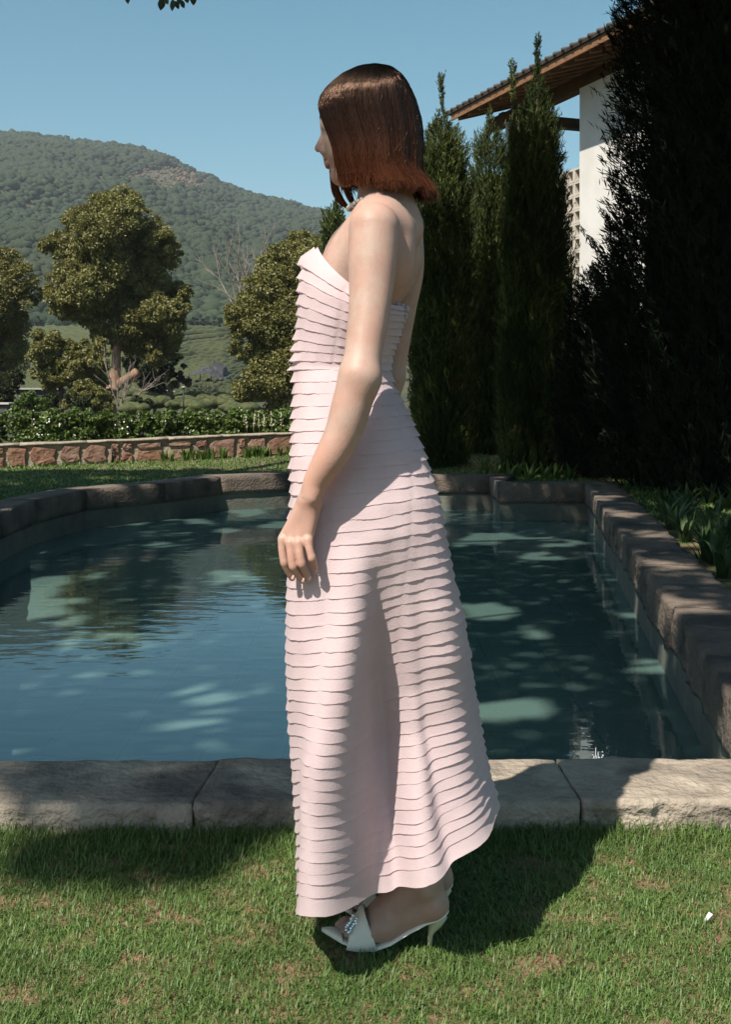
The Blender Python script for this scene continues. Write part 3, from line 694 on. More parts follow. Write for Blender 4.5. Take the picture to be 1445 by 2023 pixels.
# ------------------------------------------------------------------ cypress trees
def cypress(label, base, h, prof, nspray, m, blade=.16, w=.011, nb=20, dark=None, tops=None, group='columnar cypresses beyond the pool', name='cypress_tree', out=.35, clump=True, drop=0, core=3.2):
    """prof: (height fraction, radius m); tufts grow upwards and outwards from a dense core"""
    e = empty(name, base, label, 'tree', group)
    MB().tube([np.array(base)-np.array([0, 0, .05]), np.array(base)+np.array([0, 0, h*.9])], [.09, .015], 7).build('trunk', M['bark_dark'], e)
    hf = [p[0] for p in prof]; rf = [p[1] for p in prof]
    # tuft branches: each a leaning flame of blades
    C = []; A = []; L = []
    nt_ = nspray
    u = rng.uniform(0, 1, nt_); rad_w = np.interp(u, hf, rf); keep = rng.random(nt_) < (rad_w/max(rf))**.8+.08; u = u[keep]; nt_ = len(u)
    th = rng.uniform(0, 2*math.pi, nt_); rr = np.interp(u, hf, rf)
    lump = np.array([1+.22*nz(math.cos(t)*2, math.sin(t)*2, uu*h*.9+base[0]*3, 1.6)+.14*nz(math.cos(t)*4, math.sin(t)*4, uu*h*2+base[0], 2) for t, uu in zip(th, u)])
    rr = rr*lump*rng.uniform(.55, 1.0, nt_)**.6
    if drop: 
        gap = np.array([nz(math.cos(t)*2.2, math.sin(t)*2.2, uu*h*.8+5, 1.7) for t, uu in zip(th, u)]); ok = gap > -drop; u, th, rr = u[ok], th[ok], rr[ok]; nt_ = len(u)
    pos = np.stack([np.cos(th)*rr, np.sin(th)*rr, u*h], 1)+np.array(base)
    dirs = unit(np.stack([np.cos(th)*out, np.sin(th)*out, np.ones(nt_)], 1)+rng.normal(size=(nt_, 3))*.16)
    tsc = np.clip(np.interp(u, hf, rf)/(.5*max(rf)), .3, 1); tl = blade*rng.uniform(.8, 1.7, nt_)*tsc
    s_ = rng.uniform(0, 1, (nt_, nb, 1))
    cc = pos[:, None]+dirs[:, None]*s_*tl[:, None, None]*1.5+rng.normal(size=(nt_, nb, 3))*blade*.16*(1-s_*.6)*tsc[:, None, None]
    aa = dirs[:, None]+rng.normal(size=(nt_, nb, 3))*.38
    C = cc.reshape(-1, 3); A = aa.reshape(-1, 3)
    V, Fs = leaves(C, A, blade*rng.uniform(.4, .8, len(C))*np.repeat(tsc, nb), w*rng.uniform(.7, 1.4, len(C)), .3)
    # denser, darker inner growth
    ni = int(nt_*6); u = rng.uniform(0, .80, ni); th = rng.uniform(0, 2*math.pi, ni); rr = np.interp(u, hf, rf)*rng.uniform(.1, .62, ni)
    cc = np.stack([np.cos(th)*rr, np.sin(th)*rr, u*h+.05], 1)+np.array(base); aa = np.array([0, 0, 1.])+rng.normal(size=cc.shape)*.35
    V2, F2 = leaves(cc, aa, blade*rng.uniform(.9, 1.5, ni), w*core*rng.uniform(.7, 1.4, ni), .3)
    V, Fs = merge([(V, Fs), (V2, F2)])
    obj('crown', V, Fs, m, e)
    return e
def cyp_px(label, Y, axis, profpx, n_, m, **k):
    """profpx: (py, left px, right px) from tip to base"""
    base = P(axis, 770+EYE*F/Y, Y); ztop = P(axis, profpx[0][0], Y)[2]; s = Y/F
    ztop -= .1; prof = sorted([((P(0, p[0], Y)[2])/(ztop+.1), max(.015, (p[2]-p[1])/2*s-.12)) for p in profpx]); prof = [(max(0, a), b_) for a, b_ in prof]
    return cypress(label, base, ztop, prof, n_, m, **k)
cyp_px('tall cypress with a thin tip right behind the woman', 16.2, 872, [(138,868,872),(200,853,885),(260,838,905),(330,815,925),(420,800,940),(560,800,945),(700,800,945),(940,810,940)], 3600, M['cypress'])
cyp_px('short wispy cypress between the two taller cypresses', 17.6, 968, [(205,962,974),(250,945,992),(320,922,1012),(420,905,1025),(600,920,1010),(930,925,1005)], 2200, M['cypress'])
cyp_px('tallest pointed dark cypress in front of the white wall', 15.6, 1062, [(62,1037,1041),(130,1027,1053),(190,1014,1084),(280,1002,1100),(400,990,1112),(520,985,1132),(700,985,1150),(940,990,1150)], 5200, M['cypress'])
cyp_px('small side leader leaning on the tallest cypress', 15.3, 1014, [(112,1010,1014),(160,1004,1022),(230,1000,1030),(330,992,1036),(500,985,1040),(940,975,1040)], 1800, M['cypress'])
cyp_px('distant cypress tip beside the woman shoulder', 30, 662, [(392,659,664),(440,645,680),(480,638,690),(560,634,694),(900,634,694)], 1500, M['cypress'], blade=.26, w=.03)
cyp_px('dark cypress filling the gap before the tallest one', 18.6, 985, [(345,981,989),(430,955,1015),(520,945,1025),(940,945,1025)], 1600, M['cypress'])
cyp_px('dark cypress filling in behind the woman back', 17.8, 915, [(310,911,917),(400,895,940),(520,885,950),(940,880,950)], 2000, M['cypress'])
# the very large near cypress on the right
cypress('huge dark feathery conifer filling the right picture edge', G(1385, 965), 8.6, [(0, 1.05), (.15, 1.1), (.3, .98), (.45, .90), (.6, .82), (.8, .78), (1, .2)], 5400, M['cypress_shaded'], blade=.2, w=.015, nb=20, group=None, name='conifer_tree', out=.75, drop=.30, core=4)
cypress('dark conifer behind the huge one at the right edge', G(1500, 985), 8.4, [(0, 1.1), (.3, 1.1), (.6, .95), (1, .2)], 3600, M['cypress_shaded'], blade=.2, w=.018, nb=16, group=None, name='conifer_tree', out=.6, drop=.4, core=5)
cypress('low dark juniper between the cypress and the huge conifer', G(1195, 945), 2.75, [(0, .5), (.3, .5), (.6, .4), (.85, .22), (1, .05)], 2600, M['cypress_shaded'], blade=.16, w=.012, nb=15, group=None, name='juniper_bush', out=.8)

# ------------------------------------------------------------------ shade trees standing left of and behind the viewer
KX, KY = .45, .60
def lit(xg, yg, rn):
    """places (on the ground, along the sun's rays) that the gap in the crowns leaves in sun"""
    if math.hypot(xg-.60, yg-3.33) < .075 or math.hypot(xg-.83, yg-3.46) < .065: return False
    a = np.array([-.05, 2.1]); b_ = np.array([.95, 3.72]); ab = b_-a; t = max(0, min(1, ((xg-a[0])*ab[0]+(yg-a[1])*ab[1])/(ab@ab)))
    if math.hypot(xg-a[0]-ab[0]*t, yg-a[1]-ab[1]*t) < .56: return True
    if yg < 2.62+.12*nz(xg, 0, 5, 3): return True
    if yg < 3.05 and not (-.84+.1*nz(0, yg, 0, 8) < xg < -.12): return True
    if yg < 3.15+.35*nz(xg, yg, 0, 2.6) and xg < -.95+.3*nz(yg, xg, 4, 2.6): return True
    if xg > .35 and yg < 3.75: return True
    if xg > 1.6+.3*nz(yg, xg, 3, 2) and yg < 4.3+.3*nz(xg, 0, 7, 2): return True
    if xg < .8 and yg > 15.9+.5*nz(xg, 0, 2, 1.1): return True
    if yg > (18.1 if xg > .8 else 15.9)+.3*nz(xg, 0, 5, 1.1): return True
    return False
def dapple(xg, yg):
    v = nz(xg*1.15, yg*.8, 1.7, 1.5)+.45*nz(xg*1.15, yg*.9, 9.2, 3.6)
    if yg > 12.2 and xg > .6: return v < .62
    wx = min(1, max(0, (-1.0-xg)/1.6)); wy = min(1, max(0, (yg-6.5)/3)); v -= .17*wx*wy
    if yg < 3.6: return v < .30
    return v < .25
NC = 17500; cl = []
while len(cl) < NC:
    xg = rng.uniform(-7.5, 10.5); yg = rng.uniform(2.3, 18.6); z = rng.uniform(6.3, 10.6)
    if xg > 6.5 and yg < 8: continue
    if yg > 18.2 and xg < 1: continue
    x, y = xg-KX*z, yg-KY*z
    if z < EYE+.335*y+.7: continue
    cl.append((x, y, z))
cl = np.array(cl); nl = 14
C = (cl[:, None]+rng.normal(size=(NC, nl, 3))*np.array([.16, .16, .12])).reshape(-1, 3)
keep = np.array([(not lit(c[0]+KX*c[2], c[1]+KY*c[2], 0)) and dapple(c[0]+KX*c[2], c[1]+KY*c[2]) for c in C]); C = C[keep]
trunks = [np.array([-4.6, 1.0]), np.array([-6.0, 6.2]), np.array([-4.9, 11.6]), np.array([6.6, 5.0])]
own = np.argmin([np.hypot(C[:, 0]-t[0], C[:, 1]-t[1])*(1 if i != 3 else 1.0) for i, t in enumerate(trunks)], 0)
labs = ['shade tree left of the viewer whose leaf sprig hangs into the sky', 'tall shade tree left of the pool outside the picture', 'tall shade tree beyond the left pool corner outside the picture', 'tall shade tree right of the pool outside the picture']
for i, t in enumerate(trunks):
    Ci = C[own == i]; 
    if len(Ci) < 10: continue
    e = empty('shade_tree', (t[0], t[1], 0), labs[i], 'tree')
    V, Fs = leaves(Ci, rng.normal(size=Ci.shape)+np.array([0, 0, -.2]), .14*rng.uniform(.8, 1.3, len(Ci)), .085*rng.uniform(.8, 1.2, len(Ci)), .15)
    obj('crown', V, Fs, M['canopy'], e)
    mb = MB(); mb.tube([(t[0], t[1], -.1), (t[0]+.1, t[1], 2.5), (t[0]+.2, t[1]+.1, 5.2), (t[0]+.3, t[1]+.3, 8)], [.24, .2, .16, .08], 10)
    sel = Ci[rng.choice(len(Ci), min(22, len(Ci)), False)]
    for c in sel:
        s0_ = np.array([t[0]+.15, t[1]+.1, rng.uniform(4.8, 6.5)]); m_ = (s0_+c)/2+np.array([0, 0, .3])
        if m_[2] < EYE+.335*m_[1]+.3: continue
        mb.tube([s0_, m_, c], [.055, .03, .01], 5)
    mb.build('trunk', M['bark_dark'], e)
    if i == 0:
        Yk = 5.0; tw = MB(); root = P(330, -560, Yk); tip = P(345, -12, Yk); tw.tube([np.array([-3.0, 3.0, 6.4]), root+np.array([-.3, -.3, .6]), root, tip], [.03, .016, .01, .003], 5)
        Cs = []; As = []
        V = []; Fs = []
        for (x, y, a, L_) in [(251,-4,.1,24),(318,8,-.15,26),(327,0,.5,20),(340,10,-.05,24),(349,10,.35,18),(353,2,-.3,16),(360,8,.4,18),(368,-2,.25,18),(381,0,.05,22),(300,-14,-.6,24),(275,-20,.5,24),(395,-20,-.4,24)]:
            p = P(x, y, Yk+rng.uniform(-.1, .1)); tw.tube([P(335, -60, Yk), P(x, y-L_*.5, Yk)], .0015, 3)
            Cs.append(p); As.append((math.sin(a), rng.uniform(-.3, .3), -1)); 
            V_, F_ = leaves(np.array([p]), np.array([(math.sin(a), .1, -math.cos(a))]), L_*Yk/F, L_*.62*Yk/F, .15, .0)
            # face the leaf roughly to the viewer, with its own fold
            ax_ = unit(np.array([math.sin(a), .1, -math.cos(a)])); sx = unit(np.array([math.cos(a), rng.uniform(-.6, .6), math.sin(a)])); l_ = L_*Yk/F; n0 = len(V)
            outl = [(-.5, 0), (-.3, .22), (0, .3), (.25, .2), (.5, 0), (.25, -.2), (0, -.3), (-.3, -.22)]
            V += [p+ax_*u*l_+sx*v*l_+np.array([0, abs(v)*l_*.3, 0]) for u, v in outl]; Fs += [(n0, n0+1, n0+2, n0+3, n0+4), (n0, n0+4, n0+5, n0+6, n0+7)]
        tw.build('twig', M['bark_dark'], e); lf = obj('hanging_leaves', V, Fs, M['canopy'], e); lf['kind'] = 'stuff'

#PART2
# ------------------------------------------------------------------ the woman: an implicit body turned into one mesh
prims = []                                                # (p1, r1, p2, r2, k, scaleY)
def rc(a, r1, b_, r2, k=.02): prims.append((np.array(a, float), r1, np.array(b_, float), r2, k, None))
def el(c, rad, k=.02, rot=0): prims.append((np.array(c, float), None, np.array(rad, float), rot, k, 'e'))
def chain(pts, k=.02):
    p = np.array([np.append(a, r) for a, r in pts], float); m_ = len(p)
    if m_ > 2:                                            # smooth curve through the joints, with even swelling
        ext = np.vstack([2*p[0]-p[1], p, 2*p[-1]-p[-2]]); out_ = []
        for i in range(m_-1):
            a, b_, c, d = ext[i:i+4]; ns = 6
            for j in range(ns):
                t = j/ns; out_.append(.5*((2*b_)+(-a+c)*t+(2*a-5*b_+4*c-d)*t*t+(-a+3*b_-3*c+d)*t**3))
        out_.append(p[-1]); p = np.array(out_)
    prims.append((p[:, :3], p[:, 3], None, None, k, 'c'))
YC = 2.37
# torso
el(P(750, 492, YC), (.064, .135, .115), .03)
chain([(P(772, 462, 2.30), .048), (P(770, 530, 2.29), .046), (P(738, 612, 2.31), .035), (P(715, 730, 2.33), .040)], .03)
chain([(P(782, 462, 2.45), .051), (P(785, 528, 2.46), .050), (P(742, 612, 2.44), .035), (P(715, 730, 2.42), .040)], .03)
chain([(P(738, 440, 2.31), .042), (P(703, 492, 2.325), .050), (P(672, 545, 2.325), .042)], .03)
chain([(P(745, 440, 2.43), .042), (P(700, 492, 2.415), .054), (P(668, 545, 2.415), .044)], .03)
chain([(P(676, 600, YC), .080), (P(666, 720, YC), .074), (P(680, 820, YC), .095)], .03)
# neck and shoulders
chain([(P(748, 335, YC), .046), (P(752, 390, YC), .044), (P(762, 432, YC), .052)], .03)
chain([(P(768, 395, YC), .040), (P(786, 450, YC), .052)], .03)
chain([(P(764, 418, YC), .042), (P(752, 436, 2.29), .036), (P(740, 447, 2.215), .041)], .028)
chain([(P(770, 420, YC), .042), (P(782, 438, 2.45), .038), (P(792, 448, 2.525), .041)], .028)
chain([(P(722, 424, 2.36), .012), (P(722, 434, 2.27), .011)], .02)
# near arm
chain([(P(739, 452, 2.205), .0475), (P(736, 520, 2.19), .0455), (P(731, 600, 2.17), .0395), (P(720, 680, 2.145), .0355), (P(712, 742, 2.125), .0355)], .015)
rc(P(722, 752, 2.118), .022, P(714, 765, 2.12), .024, .02)
chain([(P(709, 745, 2.125), .0365), (P(693, 805, 2.125), .0365), (P(678, 855, 2.125), .0340), (P(652, 905, 2.125), .0300), (P(626, 950, 2.135), .0245), (P(612, 985, 2.141), .0200)], .015)
rc(P(621, 976, 2.127), .008, P(618, 984, 2.127), .009, .016)
def hand(tr):
    T = lambda x, y, Y: tr(P(x, y, Y+.012+max(0, 612-x)*.0004))
    w = T(612, 988, 2.13)
    kn = [(560, 1063, 2.122, .0085), (573, 1071, 2.116, .0088), (589, 1072, 2.116, .0086), (607, 1067, 2.121, .0080)]
    for i, (x, y, Y, r_) in enumerate(kn):
        a_ = (602+6*i, 992); m_ = (a_[0]*.48+x*.52, 1031)
        chain([(T(a_[0], a_[1], 2.130), .0155), (T(m_[0], m_[1], 2.128), .0125), (T(x+1, y-3, Y+.004), .0098)], .009)
    fing = [[(559,1066,2.120,.0082),(558,1086,2.117,.0070),(562,1111,2.118,.0070),(569,1128,2.127,.0062),(577,1142,2.136,.0052)],
            [(574,1073,2.114,.0084),(575,1094,2.110,.0072),(579,1118,2.112,.0072),(588,1134,2.123,.0062),(597,1147,2.134,.0052)],
            [(590,1073,2.114,.0082),(592,1093,2.110,.0070),(596,1113,2.112,.0070),(603,1128,2.122,.0062),(609,1142,2.133,.0052)],
            [(608,1068,2.119,.0076),(611,1084,2.115,.0064),(616,1102,2.115,.0062),(620,1115,2.122,.0056),(623,1127,2.131,.0047)]]
    for f in fing:
        pts = [(T(x, y, Y), r_*1.15) for (x, y, Y, r_) in f]
        chain(pts, .0035)
        rc(pts[0][0]+np.array([0, -.001, .001]), .0078, pts[0][0]+np.array([0, -.001, -.001]), .0076, .006)
        rc(pts[2][0]+np.array([0, -.0012, 0.001]), .0064, pts[2][0]+np.array([0, -.0012, -.001]), .0064, .004)
    chain([(T(600, 1005, 2.140), .014), (T(588, 1036, 2.146), .0115), (T(583, 1064, 2.144), .0088), (T(588, 1088, 2.140), .0070)], .008)
nh0 = len(prims); hand(lambda p: p); nh1 = len(prims)
# far arm, mirrored to the other hip and reaching forward out of sight
chain([(P(794, 450, 2.53), .045), (P(801, 530, 2.545), .0405), (P(790, 610, 2.56), .036), (P(778, 690, 2.565), .033), (P(768, 745, 2.57), .034)], .015)
chain([(P(768, 745, 2.57), .034), (P(756, 800, 2.572), .034), (P(735, 880, 2.575), .030), (P(705, 960, 2.575), .022), (P(698, 985, 2.575), .0195)], .015)
off = P(698, 988, 2.575)-P(612, 988, 2.13)
def mir(p):
    q = p-P(612, 988, 2.13); q[1] = -q[1]; return q+P(698, 988, 2.575)
hand(mir)
# pelvis and legs (under the dress)
for Y_ in (2.335, 2.455):
    dx = .016 if Y_ > YC else 0
    sh = np.array([dx, 0, 0])
    yk = np.array([0, .030 if Y_ < YC else .012, 0])
    chain([(P(705, 900, Y_), .095), (P(712, 1020, Y_)+yk*.5, .078), (P(735, 1330, Y_)+yk, .045), (P(775, 1480, Y_)+sh+yk, .043), (P(822, 1620, Y_)+sh, .036)], .02)
def foot(dx, Y0):
    T = lambda x, y, dy: P(x, y, 2.31)+np.array([dx, Y0-2.31+dy, 0])
    chain([(T(822, 1620, 0), .036), (T(836, 1715, 0), .031), (T(838, 1745, 0), .033)], .02)
    rc(T(846, 1735, 0), .026, T(858, 1797, 0), .0265, .02); rc(T(858, 1797, 0), .026, T(822, 1806, 0), .024, .02)
    rc(T(838, 1748, .030), .012, T(838, 1752, .030), .012, .02); rc(T(842, 1756, -.030), .012, T(842, 1758, -.030), .012, .02)
    chain([(T(826, 1752, 0), .036), (T(792, 1788, .002), .036), (T(756, 1824, .004), .031)], .02)
    chain([(T(850, 1800, 0), .026), (T(806, 1818, 0), .026), (T(762, 1842, 0), .028)], .02)
    chain([(T(756, 1822, .014), .024), (T(718, 1845, .018), .018)], .02); chain([(T(760, 1832, -.014), .022), (T(722, 1856, -.020), .014)], .02)
    for j in range(5):
        y_ = .026-.0125*j; x1 = (668, 672, 677, 684, 692)[j]; r_ = (.0092, .0074, .0070, .0066, .0062)[j]
        chain([(T(712, 1852, y_), .010), (T(x1+16, 1842+2*j, y_), r_), (T(x1, 1850+1.5*j, y_*.9), r_*.92)], .004)
foot(0, 2.335); foot(.018, 2.46)
# head (profile towards the left)
hp = lambda x, y, dy=0: P(x, y, YC+dy)
el(hp(732, 232), (.088, .070, .090), .02); el(hp(700, 240), (.066, .062, .078), .03)
el(hp(688, 290), (.040, .048, .070), .02)
chain([(hp(690, 330), .036), (hp(676, 346), .020)], .02)
rc(hp(720, 335, -.045), .014, hp(682, 352, -.018), .014, .02); rc(hp(720, 335, .045), .014, hp(682, 352, .018), .014, .02)
rc(hp(668, 348, -.006), .0135, hp(668, 348, .006), .0135, .012)            # chin
rc(hp(646, 247, -.022), .010, hp(646, 247, .022), .010, .012)              # brow
chain([(hp(645, 258), .007), (hp(636, 276), .0065), (hp(629, 293), .0080)], .007)   # nose
rc(hp(637, 299, -.010), .0062, hp(641, 300, -.012), .006, .004); rc(hp(637, 299, .010), .0062, hp(641, 300, .012), .006, .004)
rc(hp(656, 258), .015, hp(650, 298), .014, .008)
rc(hp(650, 306), .012, hp(652, 320), .013, .008)                           # muzzle
rc(hp(660, 285, -.026), .016, hp(668, 300, -.030), .02, .02); rc(hp(660, 285, .026), .016, hp(668, 300, .030), .02, .02)
for s_ in (-1, 1): el(hp(661, 262, s_*.030), (.0125, .0125, .011), .004)
def sdf_field(lo, hi, h):
    nx, ny, nz_ = [int(math.ceil((b_-a)/h))+1 for a, b_ in zip(lo, hi)]
    xs = lo[0]+np.arange(nx)*h; ys = lo[1]+np.arange(ny)*h; zs = lo[2]+np.arange(nz_)*h
    Fd = np.full((nx, ny, nz_), .06, np.float32)
    for (a, r1, b_, r2, k, t) in prims:
        if t == 'e': bl, bh = a-b_-k*1.5-2*h, a+b_+k*1.5+2*h
        elif t == 'c': rr = r1.max()+k*1.5+2*h; bl = a.min(0)-rr; bh = a.max(0)+rr
        else:
            rr = max(r1, r2)+k*1.5+2*h; bl = np.minimum(a, b_)-rr; bh = np.maximum(a, b_)+rr
        i0 = [max(0, int((bl[q]-lo[q])/h)) for q in range(3)]; i1 = [min((nx, ny, nz_)[q], int((bh[q]-lo[q])/h)+2) for q in range(3)]
        if any(i1[q] <= i0[q] for q in range(3)): continue
        X = xs[i0[0]:i1[0], None, None]; Y = ys[None, i0[1]:i1[1], None]; Z = zs[None, None, i0[2]:i1[2]]
        if t == 'e':
            px, py, pz = (X-a[0])/b_[0], (Y-a[1])/b_[1], (Z-a[2])/b_[2]
            k0 = np.sqrt(px*px+py*py+pz*pz); k1 = np.sqrt((px/b_[0])**2+(py/b_[1])**2+(pz/b_[2])**2); d = k0*(k0-1)/(k1+1e-9)
        elif t == 'c':
            d = None
            for q_ in range(len(a)-1):
                ba = a[q_+1]-a[q_]; l2 = float(ba@ba)+1e-12; hh = np.clip(((X-a[q_][0])*ba[0]+(Y-a[q_][1])*ba[1]+(Z-a[q_][2])*ba[2])/l2, 0, 1)
                e_ = np.sqrt((X-a[q_][0]-ba[0]*hh)**2+(Y-a[q_][1]-ba[1]*hh)**2+(Z-a[q_][2]-ba[2]*hh)**2)-(r1[q_]+(r1[q_+1]-r1[q_])*hh)
                d = e_ if d is None else np.minimum(d, e_)
        else:
            ba = b_-a; l2 = float(ba@ba)+1e-12; hh = np.clip(((X-a[0])*ba[0]+(Y-a[1])*ba[1]+(Z-a[2])*ba[2])/l2, 0, 1)
            d = np.sqrt((X-a[0]-ba[0]*hh)**2+(Y-a[1]-ba[1]*hh)**2+(Z-a[2]-ba[2]*hh)**2)-(r1+(r2-r1)*hh)
        sl = (slice(i0[0], i1[0]), slice(i0[1], i1[1]), slice(i0[2], i1[2])); c = Fd[sl]
        m_ = np.maximum(k-np.abs(c-d), 0)/k; Fd[sl] = np.minimum(c, d)-m_*m_*k*.25
    return Fd, np.array(lo, float)
def nets(Fd, lo, h):
    ins = Fd < 0; nx, ny, nz_ = Fd.shape
    cnt = np.zeros((nx-1, ny-1, nz_-1), np.int8)
    for dx in (0, 1):
        for dy in (0, 1):
            for dz in (0, 1): cnt += ins[dx:nx-1+dx, dy:ny-1+dy, dz:nz_-1+dz]
    act = np.argwhere((cnt > 0) & (cnt < 8)); idx = np.full(cnt.shape, -1, np.int32); idx[act[:, 0], act[:, 1], act[:, 2]] = np.arange(len(act))
    cor = [(dx, dy, dz) for dx in (0, 1) for dy in (0, 1) for dz in (0, 1)]
    vals = np.stack([Fd[act[:, 0]+c[0], act[:, 1]+c[1], act[:, 2]+c[2]] for c in cor], 1)
    S = np.zeros((len(act), 3)); W = np.zeros(len(act))
    for i in range(8):
        for j in range(i+1, 8):
            d = np.array(cor[j])-np.array(cor[i])
            if np.abs(d).sum() != 1: continue
            cr = (vals[:, i] < 0) != (vals[:, j] < 0); t = np.where(cr, vals[:, i]/(vals[:, i]-vals[:, j]+1e-12), 0)
            S += np.where(cr[:, None], np.array(cor[i])+t[:, None]*d, 0); W += cr
    V = lo+(act+S/W[:, None])*h; Q = []
    for ax in range(3):
        sl0 = [slice(None)]*3; sl1 = [slice(None)]*3; sl0[ax] = slice(0, -1); sl1[ax] = slice(1, None)
        a = ins[tuple(sl0)]; b_ = ins[tuple(sl1)]; E = np.argwhere(a != b_)
        o1, o2 = (ax+1) % 3, (ax+2) % 3
        E = E[(E[:, o1] > 0) & (E[:, o2] > 0) & (E[:, o1] < Fd.shape[o1]-1) & (E[:, o2] < Fd.shape[o2]-1)]
        fl_ = a[E[:, 0], E[:, 1], E[:, 2]]
        def gi(d1_, d2_):
            q = E.copy(); q[:, o1] -= d1_; q[:, o2] -= d2_; return idx[q[:, 0], q[:, 1], q[:, 2]]
        q = np.stack([gi(1, 1), gi(0, 1), gi(0, 0), gi(1, 0)], 1); q[~fl_] = q[~fl_][:, ::-1]; Q.append(q)
    return V, np.concatenate(Q)
def cut(V, Q, keepv):
    k = keepv(V); q = Q[k[Q].all(1)]; used = np.unique(q); mp = np.full(len(V), -1); mp[used] = np.arange(len(used)); return V[used], mp[q]
ZN = P(0, 398, YC)[2]; wr = P(612, 990, 2.13); ZW = wr[2]; ZA = P(0, 1690, 2.31)[2]
Fd, lo = sdf_field((-.22, 2.02, .17), (.24, 2.68, 1.56), .004); V, Q = nets(Fd, lo, .004)
nearhand = lambda v: (v[:, 2] < ZW) & (v[:, 1] < 2.19) & (v[:, 0] < -.06) & (v[:, 2] > .6)
body = [cut(V, Q, lambda v: (v[:, 2] < ZN+.001) & (v[:, 2] > ZA-.001) & ~nearhand(v))]
Fd, lo = sdf_field((-.15, 2.24, ZN-.02), (.18, 2.50, 1.80), .002); V, Q = nets(Fd, lo, .002); body.append(cut(V, Q, lambda v: v[:, 2] > ZN-.009))
Fd, lo = sdf_field((-.20, 2.05, .68), (-.04, 2.22, ZW+.02), .0013); V, Q = nets(Fd, lo, .0013); body.append(cut(V, Q, lambda v: (v[:, 2] < ZW+.009)))
Fd, lo = sdf_field((-.10, 2.2, 0), (.22, 2.55, ZA+.02), .0025); V, Q = nets(Fd, lo, .0025); body.append(cut(V, Q, lambda v: v[:, 2] < ZA+.008))
del Fd
woman = empty('person', (.05, YC, 0), 'woman with a dark auburn bob in a tiered pink strapless dress beside the pool', 'person')
V, Q = merge(body); obj('body', V, Q, M['skin'], woman)
# fingernails, lips, eyes, lashes
nm = MB()
for (x, y, Y) in [(578, 1141, 2.1302), (598, 1146, 2.1285), (610, 1141, 2.1275), (623.5, 1126, 2.1265)]:
    nm.ball(P(x, y, Y+.012+max(0, 612-x)*.0004), .0040, 8, 6, (.95, .5, 1.25))
nm.build('fingernails', M['nail'], woman)['kind'] = 'stuff'
lm = MB()
lm.ball(hp(645.5, 316.5), .0065, 10, 8, (1, 2.3, .75)); lm.ball(hp(648.5, 328), .0068, 10, 8, (1, 2.1, .85)); lm.build('lips', M['lip'], woman)
for s_ in (-1, 1):
    e = MB().ball(hp(660, 262, s_*.031), .0120, 10, 8).build('eye', M['eye'], woman)
    MB().ball(hp(650.2, 262, s_*.031), .0045, 8, 6, (.4, 1, 1)).build('iris', M['lash'], e)
lm = MB()
for s_ in (-1, 1):
    for k in range(12):
        a = hp(649.5, 257.5, s_*(.022+k*.0016)); lm.tube([a, a+np.array([-.006, s_*.001, -.0005]), a+np.array([-.0125, s_*.002, .003])], [.0007, .0006, .0002], 3)
    lm.tube([hp(648, 240, s_*.014), hp(644, 237, s_*.026), hp(652, 240, s_*.042)], [.0022, .003, .0015], 5)
lm.build('eyelashes', M['lash'], woman)['kind'] = 'stuff'

# --- dress
RY = [606,622,650,680,705,728,760,795,840,885,970,1055,1135,1215,1300,1385,1460,1530,1590]
RX = [800,801,792,781,774,770,774,794,814,831,858,874,891,910,925,939,951,966,984]
LYs = [498,548,600,650,700,727,760,800,900,1000,1100,1200,1300,1400,1500,1600,1700,1790]
RYs = [606,622,650,680,705,728,760,795,885,970,1055,1135,1215,1300,1385,1460,1530,1590]
LXy = [498,515,550,600,650,700,727,760,800,900,1000,1100,1200,1300,1400,1480,1550,1650,1700,1790]
LXx = [622,606,596,593,589,584,583,583,583,582,582,576,574,573,575,579,585,591,591,592]
BY = [498,548,600,650,700,727,800,900,1000,1100,1200,1400,1600,1790]
BB = [.140,.146,.140,.128,.118,.114,.152,.190,.212,.220,.222,.228,.244,.262]
def sm(x, c, w): return math.exp(-((x-c)/w)**2)
def seam1(ly):
    """angle of the side front seam"""
    rx, lx = np.interp(np.interp(ly, LYs, RYs), RY, RX), np.interp(ly, LXy, LXx)
    px = np.interp(ly, [500, 720, 727, 1100, 1800], [688, 660, 655, 652, 640]); return math.acos(max(-1, min(1, ((lx+rx)/2-px)/((rx-lx)/2))))
def seam2(ly):
    rx, lx = np.interp(np.interp(ly, LYs, RYs), RY, RX), np.interp(ly, LXy, LXx)
    px = np.interp(ly, [500, 727, 950, 1300, 1500, 1800], [775, 765, 806, 795, 842, 850]); return math.acos(max(-1, min(1, ((lx+rx)/2-px)/((rx-lx)/2))))
ROWS = {}
def row(ly):
    key = round(ly, 2)
    if key in ROWS: return ROWS[key]
    ry = np.interp(ly, LYs, RYs); lx = np.interp(ly, LXy, LXx); rx = np.interp(ry, RY, RX); b_ = np.interp(ly, BY, BB)
    ROWS[key] = (P(lx, ly, YC), P(rx, ry, YC), b_, seam1(ly), seam2(ly)); return ROWS[key]
def fold_at(ly): return np.interp(ly, [1100, 1200, 1400, 1600, 1790], [1.60, 1.55, 1.32, 1.10, 1.00]), np.interp(ly, [1100, 1400, 1600, 1790], [2.05, 2.03, 1.85, 1.72])
